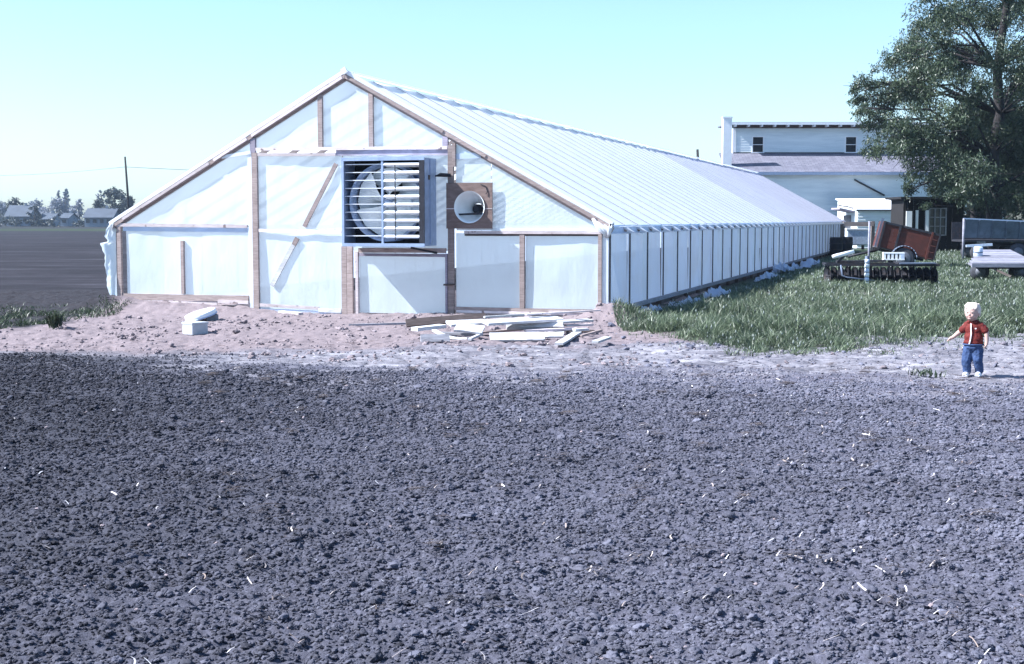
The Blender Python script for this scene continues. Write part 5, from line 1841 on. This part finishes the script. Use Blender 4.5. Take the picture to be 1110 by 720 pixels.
# ================================================================== TREES
def leaf_cloud(name, clumps, n_per, L, Wd, mat, droop=.5, squash=.75, seed=0, twigs=9):
    g = np.random.default_rng(seed)
    P, D, T = [], [], []
    for (cx, cy, cz, r) in clumps:
        n = int(n_per * r * r)
        nt_ = max(4, int(twigs * r))
        u = g.normal(0, 1, (nt_, 3)); u /= np.linalg.norm(u, axis=1)[:, None]
        u[:, 2] = u[:, 2] * squash
        tw = u * r * (g.random(nt_) ** .45)[:, None]
        k = g.integers(0, nt_, n)
        t = g.random(n)
        p = tw[k] * (.55 + .55 * t)[:, None] + g.normal(0, .16 * r, (n, 3)) * np.array([1, 1, .8])
        p[:, 2] -= droop * .35 * r * t ** 2
        P.append(p + np.array([cx, cy, cz]))
        d = g.normal(0, 1, (n, 3)) + tw[k] / r * .8
        d[:, 2] -= droop * 1.4
        D.append(d / np.linalg.norm(d, axis=1)[:, None])
        T.append(np.clip(g.normal(.42, .2, n) + g.normal(0, .12, nt_)[k] + g.normal(0, .08), 0, .97))
    P, D, T = np.concatenate(P), np.concatenate(D), np.concatenate(T)
    n = len(P)
    s = np.cross(D, g.normal(0, 1, (n, 3)))
    s /= np.linalg.norm(s, axis=1)[:, None] + 1e-9
    ln = (L * g.uniform(.6, 1.3, n))[:, None]
    w = (Wd * g.uniform(.6, 1.3, n))[:, None]
    V = np.stack([P - D * ln / 2, P + s * w / 2, P + D * ln / 2, P - s * w / 2], 1).reshape(-1, 3)
    Fc = (np.arange(n) * 4)[:, None] + np.arange(4)[None]
    return mesh_np(name, V, Fc, mat, attrs={'tint': np.repeat(T, 4)})


def tree(name, label, base, trunk, clumps, n_per, L, Wd, leaf, r0=.35, droop=.5, group=None, seed=0, limb_r=.09, squash=.75, twigs=9):
    base = Vector(base)
    e = empty(name, base, 0, label, 'tree', group)
    m = MB()
    m.tube(trunk, [r0 * (1 - .75 * i / (len(trunk) - 1)) for i in range(len(trunk))], 10)
    m.build('trunk', M['bark'], e)
    rs = random.Random(seed)
    b = MB()
    for (cx, cy, cz, r) in clumps:
        c = Vector((cx, cy, cz))
        best = min(trunk[1:], key=lambda q: (Vector(q) - c).length + max(0, Vector(q).z - c.z) * 1.5)
        s = Vector(best)
        mid = s.lerp(c, .5) + Vector((rs.uniform(-.3, .3), rs.uniform(-.3, .3), .15 * (c - s).length))
        b.tube([s, s.lerp(mid, .5), mid, c], [limb_r, limb_r * .8, limb_r * .6, limb_r * .25], 6)
        for k in range(4):
            q = c + Vector((rs.gauss(0, 1), rs.gauss(0, 1), rs.gauss(0, .7))) * r * .6
            b.tube([mid.lerp(c, .4 + .15 * k), (mid.lerp(c, .7) + q) / 2, q], [limb_r * .4, limb_r * .25, limb_r * .1], 5)
    b.build('limbs', M['bark'], e)
    link('crown', leaf_cloud('crown', clumps, n_per, L, Wd, leaf, droop, squash, seed, twigs), e)
    return e


def big_tree():
    Y = 64.0
    u = Y / 1500
    base = ((1076 - CX) * u, Y, 0)
    rs = random.Random(5)

    def C(px, py, r, dy=0.0):
        q = aty(px, py, Y + dy)
        return (q.x - base[0], dy, q.z, r)
    cl = []
    spec = [(940, 92, .9), (958, 112, 1.1), (930, 108, .6), (965, 70, .9), (985, 55, 1.0), (1003, 30, 1.2), (1010, 5, 1.2), (1030, 20, 1.3), (1050, 5, 1.4),
            (1075, 25, 1.4), (1100, 10, 1.5), (980, 130, 1.1), (1000, 105, 1.2), (1022, 75, 1.2), (1000, 80, 1.0), (960, 150, .9), (985, 160, 1.1), (1010, 145, 1.3), (1035, 125, 1.3),
            (945, 165, .7), (1000, 185, 1.0), (1025, 175, 1.2), (1045, 160, 1.3), (985, 205, .6), (1015, 205, .8), (1040, 200, 1.0), (1060, 190, 1.2), (1045, 60, 1.2), (1060, 90, 1.2),
            (1090, 60, 1.4), (1105, 90, 1.4), (1085, 130, 1.3), (1110, 140, 1.4), (1100, 175, 1.3), (1070, 150, 1.2), (1120, 60, 1.5), (1135, 110, 1.6), (1130, 160, 1.5), (1120, 200, 1.3), (1085, 200, 1.0),
            (1030, -20, 1.3), (1060, -35, 1.5), (1095, -30, 1.6), (1130, 0, 1.7), (1150, 50, 1.7), (1165, 120, 1.6), (1080, -70, 1.6), (1110, -80, 1.5), (1040, 215, .6), (1005, 222, .4), (1150, 180, 1.4), (1018, 50, 1.0)]
    for i, (px, py, r) in enumerate(spec):
        inner = max(0.0, 1 - abs(px - 1080) / 170)
        cl.append(C(px, py, r * 1.0, rs.uniform(-1, 1) * (1.2 + 3.0 * inner)))
    for px, py, r in ((1052, 182, 1.1), (1068, 210, .9), (1095, 215, 1.0), (1030, 190, 1.0), (972, 95, .8), (950, 130, .8), (925, 98, .5), (936, 118, .6)):
        cl.append(C(px, py, r, rs.uniform(-1.5, .5)))
    for k in range(14):                                      # the back of the crown
        cl.append((rs.uniform(-3.5, 4), rs.uniform(1.5, 4.5), rs.uniform(4.5, 11), 1.4))
    tr = [(0, 0, -.2), (.05, 0, 1.2), (-.1, 0, 3.0), (-.15, 0, 4.6), (.15, .1, 6.5), (.0, .2, 8.6), (.3, 0, 11.5), (.4, 0, 13)]
    return tree('big_tree', 'large feathery green tree shading the wagons at right', base, tr, cl, 1250, .19, .05, M['leaf_big'], .42, .7, None, 21, .075, .8, 16)


big_tree()


def mass_tree(name, label, px, Y, h, w, leaf, n, L, seed, low=.15, group=None, droop=.1, r0=.25, zs=1.0):
    rs = random.Random(seed)
    b = aty(px, 238, Y)
    base = (b.x, Y, 0)
    cl = []
    k = max(6, int(9 * zs))
    for i in range(k):
        t = low + (1 - low) * (i + .5) / k
        wid = w * (math.sin(math.pi * min(1, (t - low) / (1 - low) * .80 + .17)) ** .7)
        rr = rs.uniform(.24, .38) * w
        for j in range(2 if wid > .4 * w else 1):
            a = rs.uniform(0, 6.28)
            q = max(0, wid - rr) * rs.random() ** .5
            cl.append((math.cos(a) * q, math.sin(a) * q, h * t - rr * .5, rr))
    tr = [(0, 0, -.2), (.02 * h, 0, h * .2), (-.01 * h, 0, h * .45), (0.01 * h, 0, h * .72), (0, 0, h * .9)]
    tree(name, label, base, tr, cl, n, L, L * .45, leaf, r0, droop, group, seed, r0 * .3)


G1 = 'dark trees behind the wagons at right'
mass_tree('shade_tree', 'dark dense tree behind the open shed roof', 1052, 82, 9.5, 3.6, M['leaf_dark'], 420, .35, 31, .08, G1)
mass_tree('shade_tree', 'dark dense tree directly behind the grey wagon', 1090, 76, 9.0, 3.8, M['leaf_dark'], 420, .35, 32, .04, G1)
mass_tree('shade_tree', 'dark dense tree at far right edge behind wagon', 1130, 72, 10.0, 4.0, M['leaf_dark'], 420, .35, 33, .04, G1)

G2 = 'distant trees beyond the left field'
mass_tree('distant_tree', 'dark round distant tree beside the utility pole', 125, 330, 10.0, 5.6, M['leaf_far'], 60, .75, 41, .12, G2)
mass_tree('distant_tree', 'lower dark distant tree left of the pole tree', 106, 335, 7.0, 4.2, M['leaf_far'], 70, .7, 42, .10, G2)
mass_tree('distant_tree', 'small dark distant tree right of the pole', 142, 328, 7.6, 3.8, M['leaf_far'], 70, .7, 43, .10, G2)
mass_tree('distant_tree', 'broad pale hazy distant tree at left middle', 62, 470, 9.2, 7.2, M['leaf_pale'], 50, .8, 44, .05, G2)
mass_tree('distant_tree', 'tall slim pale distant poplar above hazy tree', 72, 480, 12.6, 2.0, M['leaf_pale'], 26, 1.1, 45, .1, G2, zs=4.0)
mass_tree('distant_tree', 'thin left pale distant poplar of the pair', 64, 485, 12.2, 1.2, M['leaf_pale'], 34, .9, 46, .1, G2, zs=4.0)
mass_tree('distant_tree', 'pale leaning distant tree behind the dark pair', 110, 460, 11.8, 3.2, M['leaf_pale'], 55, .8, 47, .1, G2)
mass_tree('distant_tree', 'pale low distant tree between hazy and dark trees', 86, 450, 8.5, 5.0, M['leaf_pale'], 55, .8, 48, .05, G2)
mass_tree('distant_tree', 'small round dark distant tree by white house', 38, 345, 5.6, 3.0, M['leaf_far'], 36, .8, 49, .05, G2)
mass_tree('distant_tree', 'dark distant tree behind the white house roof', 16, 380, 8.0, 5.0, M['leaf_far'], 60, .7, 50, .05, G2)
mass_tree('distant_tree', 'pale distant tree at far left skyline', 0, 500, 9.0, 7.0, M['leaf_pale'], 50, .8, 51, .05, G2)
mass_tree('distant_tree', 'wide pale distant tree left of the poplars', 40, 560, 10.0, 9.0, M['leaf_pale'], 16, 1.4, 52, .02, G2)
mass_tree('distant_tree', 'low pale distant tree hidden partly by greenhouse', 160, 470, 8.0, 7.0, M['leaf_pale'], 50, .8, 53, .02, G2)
# low scrub along the far field edge
rs = np.random.default_rng(9)
cl = [(float(x), float(330 + rs.uniform(-8, 25)), float(rs.uniform(.3, 1.5)), float(rs.uniform(1.0, 2.2))) for x in np.arange(-165, 40, 1.7)]
o = link('far_scrub', leaf_cloud('far_scrub', cl, 28, .8, .4, M['leaf_far'], .1, .7, 77))
tag(o, 'low scrub along the far edge of the left field', 'scrub', kind='stuff')


def far_house(label, px0, px1, Y, eave, ridge, seed, wmat='far_white', wins=3):
    X0, X1 = (px0 - CX) * Y / 1500, (px1 - CX) * Y / 1500
    e = empty('distant_house', (X0, Y, 0), 0, label, 'house', 'distant houses beyond the left field')
    L = X1 - X0
    D = 8.0
    m = MB(); m.box(0, L, 0, D, 0, eave)
    m.add([(0, 0, eave), (0, D, eave), (0, D / 2, ridge)], [(0, 1, 2)]).add([(L, 0, eave), (L, D, eave), (L, D / 2, ridge)], [(2, 1, 0)])
    m.build('wall', M[wmat], e)
    r_ = MB()
    for y0 in (-.4, D + .4):
        s = 1 if y0 < 0 else -1
        r_.add([(-.4, y0, eave - .15), (L + .4, y0, eave - .15), (L + .4, D / 2, ridge + .12), (-.4, D / 2, ridge + .12), (-.4, y0, eave - .3), (L + .4, y0, eave - .3), (L + .4, D / 2, ridge), (-.4, D / 2, ridge)],
               [(0, 1, 2, 3), (4, 7, 6, 5), (0, 4, 5, 1), (0, 3, 7, 4), (1, 5, 6, 2)])
    ro = r_.build('roof', M['far_roof'], e)
    MB().box(L * .6, L * .6 + .6, D / 2 - .3, D / 2 + .3, ridge - .3, ridge + .7).build('chimney', M['far_white'], ro)
    for k in range(wins):
        x = L * (k + .5) / wins
        w = MB().box(x - .55, x + .55, -.08, -.01, eave * .35, eave * .8).build('window', M['far_white'], e)
        MB().box(x - .45, x + .45, -.10, -.085, eave * .4, eave * .76).build('pane', M['glass_dark'], w)


far_house('white distant house with grey roof at far left', 8, 33, 350, 2.6, 5.2, 1)
far_house('low grey roofed distant house beneath dark trees', 93, 123, 322, 2.3, 4.2, 2, wins=4)
far_house('tiny white distant hut right of the hazy tree', 67, 75, 342, 2.2, 3.2, 3, wins=1)
far_house('pale low distant house left of the tiny hut', 44, 58, 352, 1.9, 3.2, 4, wins=2)


def utility_pole(name, label, px, ytop, Y):
    t = aty(px, ytop, Y)
    e = empty(name, (t.x, Y, 0), 0, label, 'pole', 'wooden utility poles')
    MB().tube([(.55, 0, -.1), (0, 0, t.z)], [.20, .13], 8).build('shaft', M['bark'], e)
    return t


t = utility_pole('utility_pole', 'tall bare utility pole beyond the left field', 135.5, 170, 200)
utility_pole('utility_pole', 'utility pole tip above the greenhouse ridge', 756, 162, 150)
w = MB()
pz = t.z - 1.45
a, b = aty(-60, 190, 230), aty(420, 184.5, 215)
for p0, p1 in ((a, Vector((t.x, 200, pz))), (Vector((t.x, 200, pz)), b)):
    pts = [p0.lerp(p1, i / 12) - Vector((0, 0, .5 * math.sin(math.pi * i / 12))) for i in range(13)]
    w.tube(pts, .035, 5)
wo = w.build('overhead_wire', M['wire'])
tag(wo, 'thin overhead wire strung past the left utility pole', 'wire')


# ================================================================== HAZE
HAZE_D = 0.0002
hz = MB().box(-930, 930, -930, 930, -1.2, 22.0).build('haze', None)
hm = bpy.data.materials.new('thin_air_haze')
hm.use_nodes = True
hm.node_tree.nodes.clear()
ho = hm.node_tree.nodes.new('ShaderNodeOutputMaterial')
hv = hm.node_tree.nodes.new('ShaderNodeVolumePrincipled')
hv.inputs['Color'].default_value = (0.62, 0.78, 1.0, 1)
hv.inputs['Density'].default_value = HAZE_D
hv.inputs['Anisotropy'].default_value = 0.2
hm.node_tree.links.new(hv.outputs[0], ho.inputs['Volume'])
hz.data.materials.append(hm)
tag(hz, 'thin bluish summer haze over the whole scene', 'haze', kind='stuff')
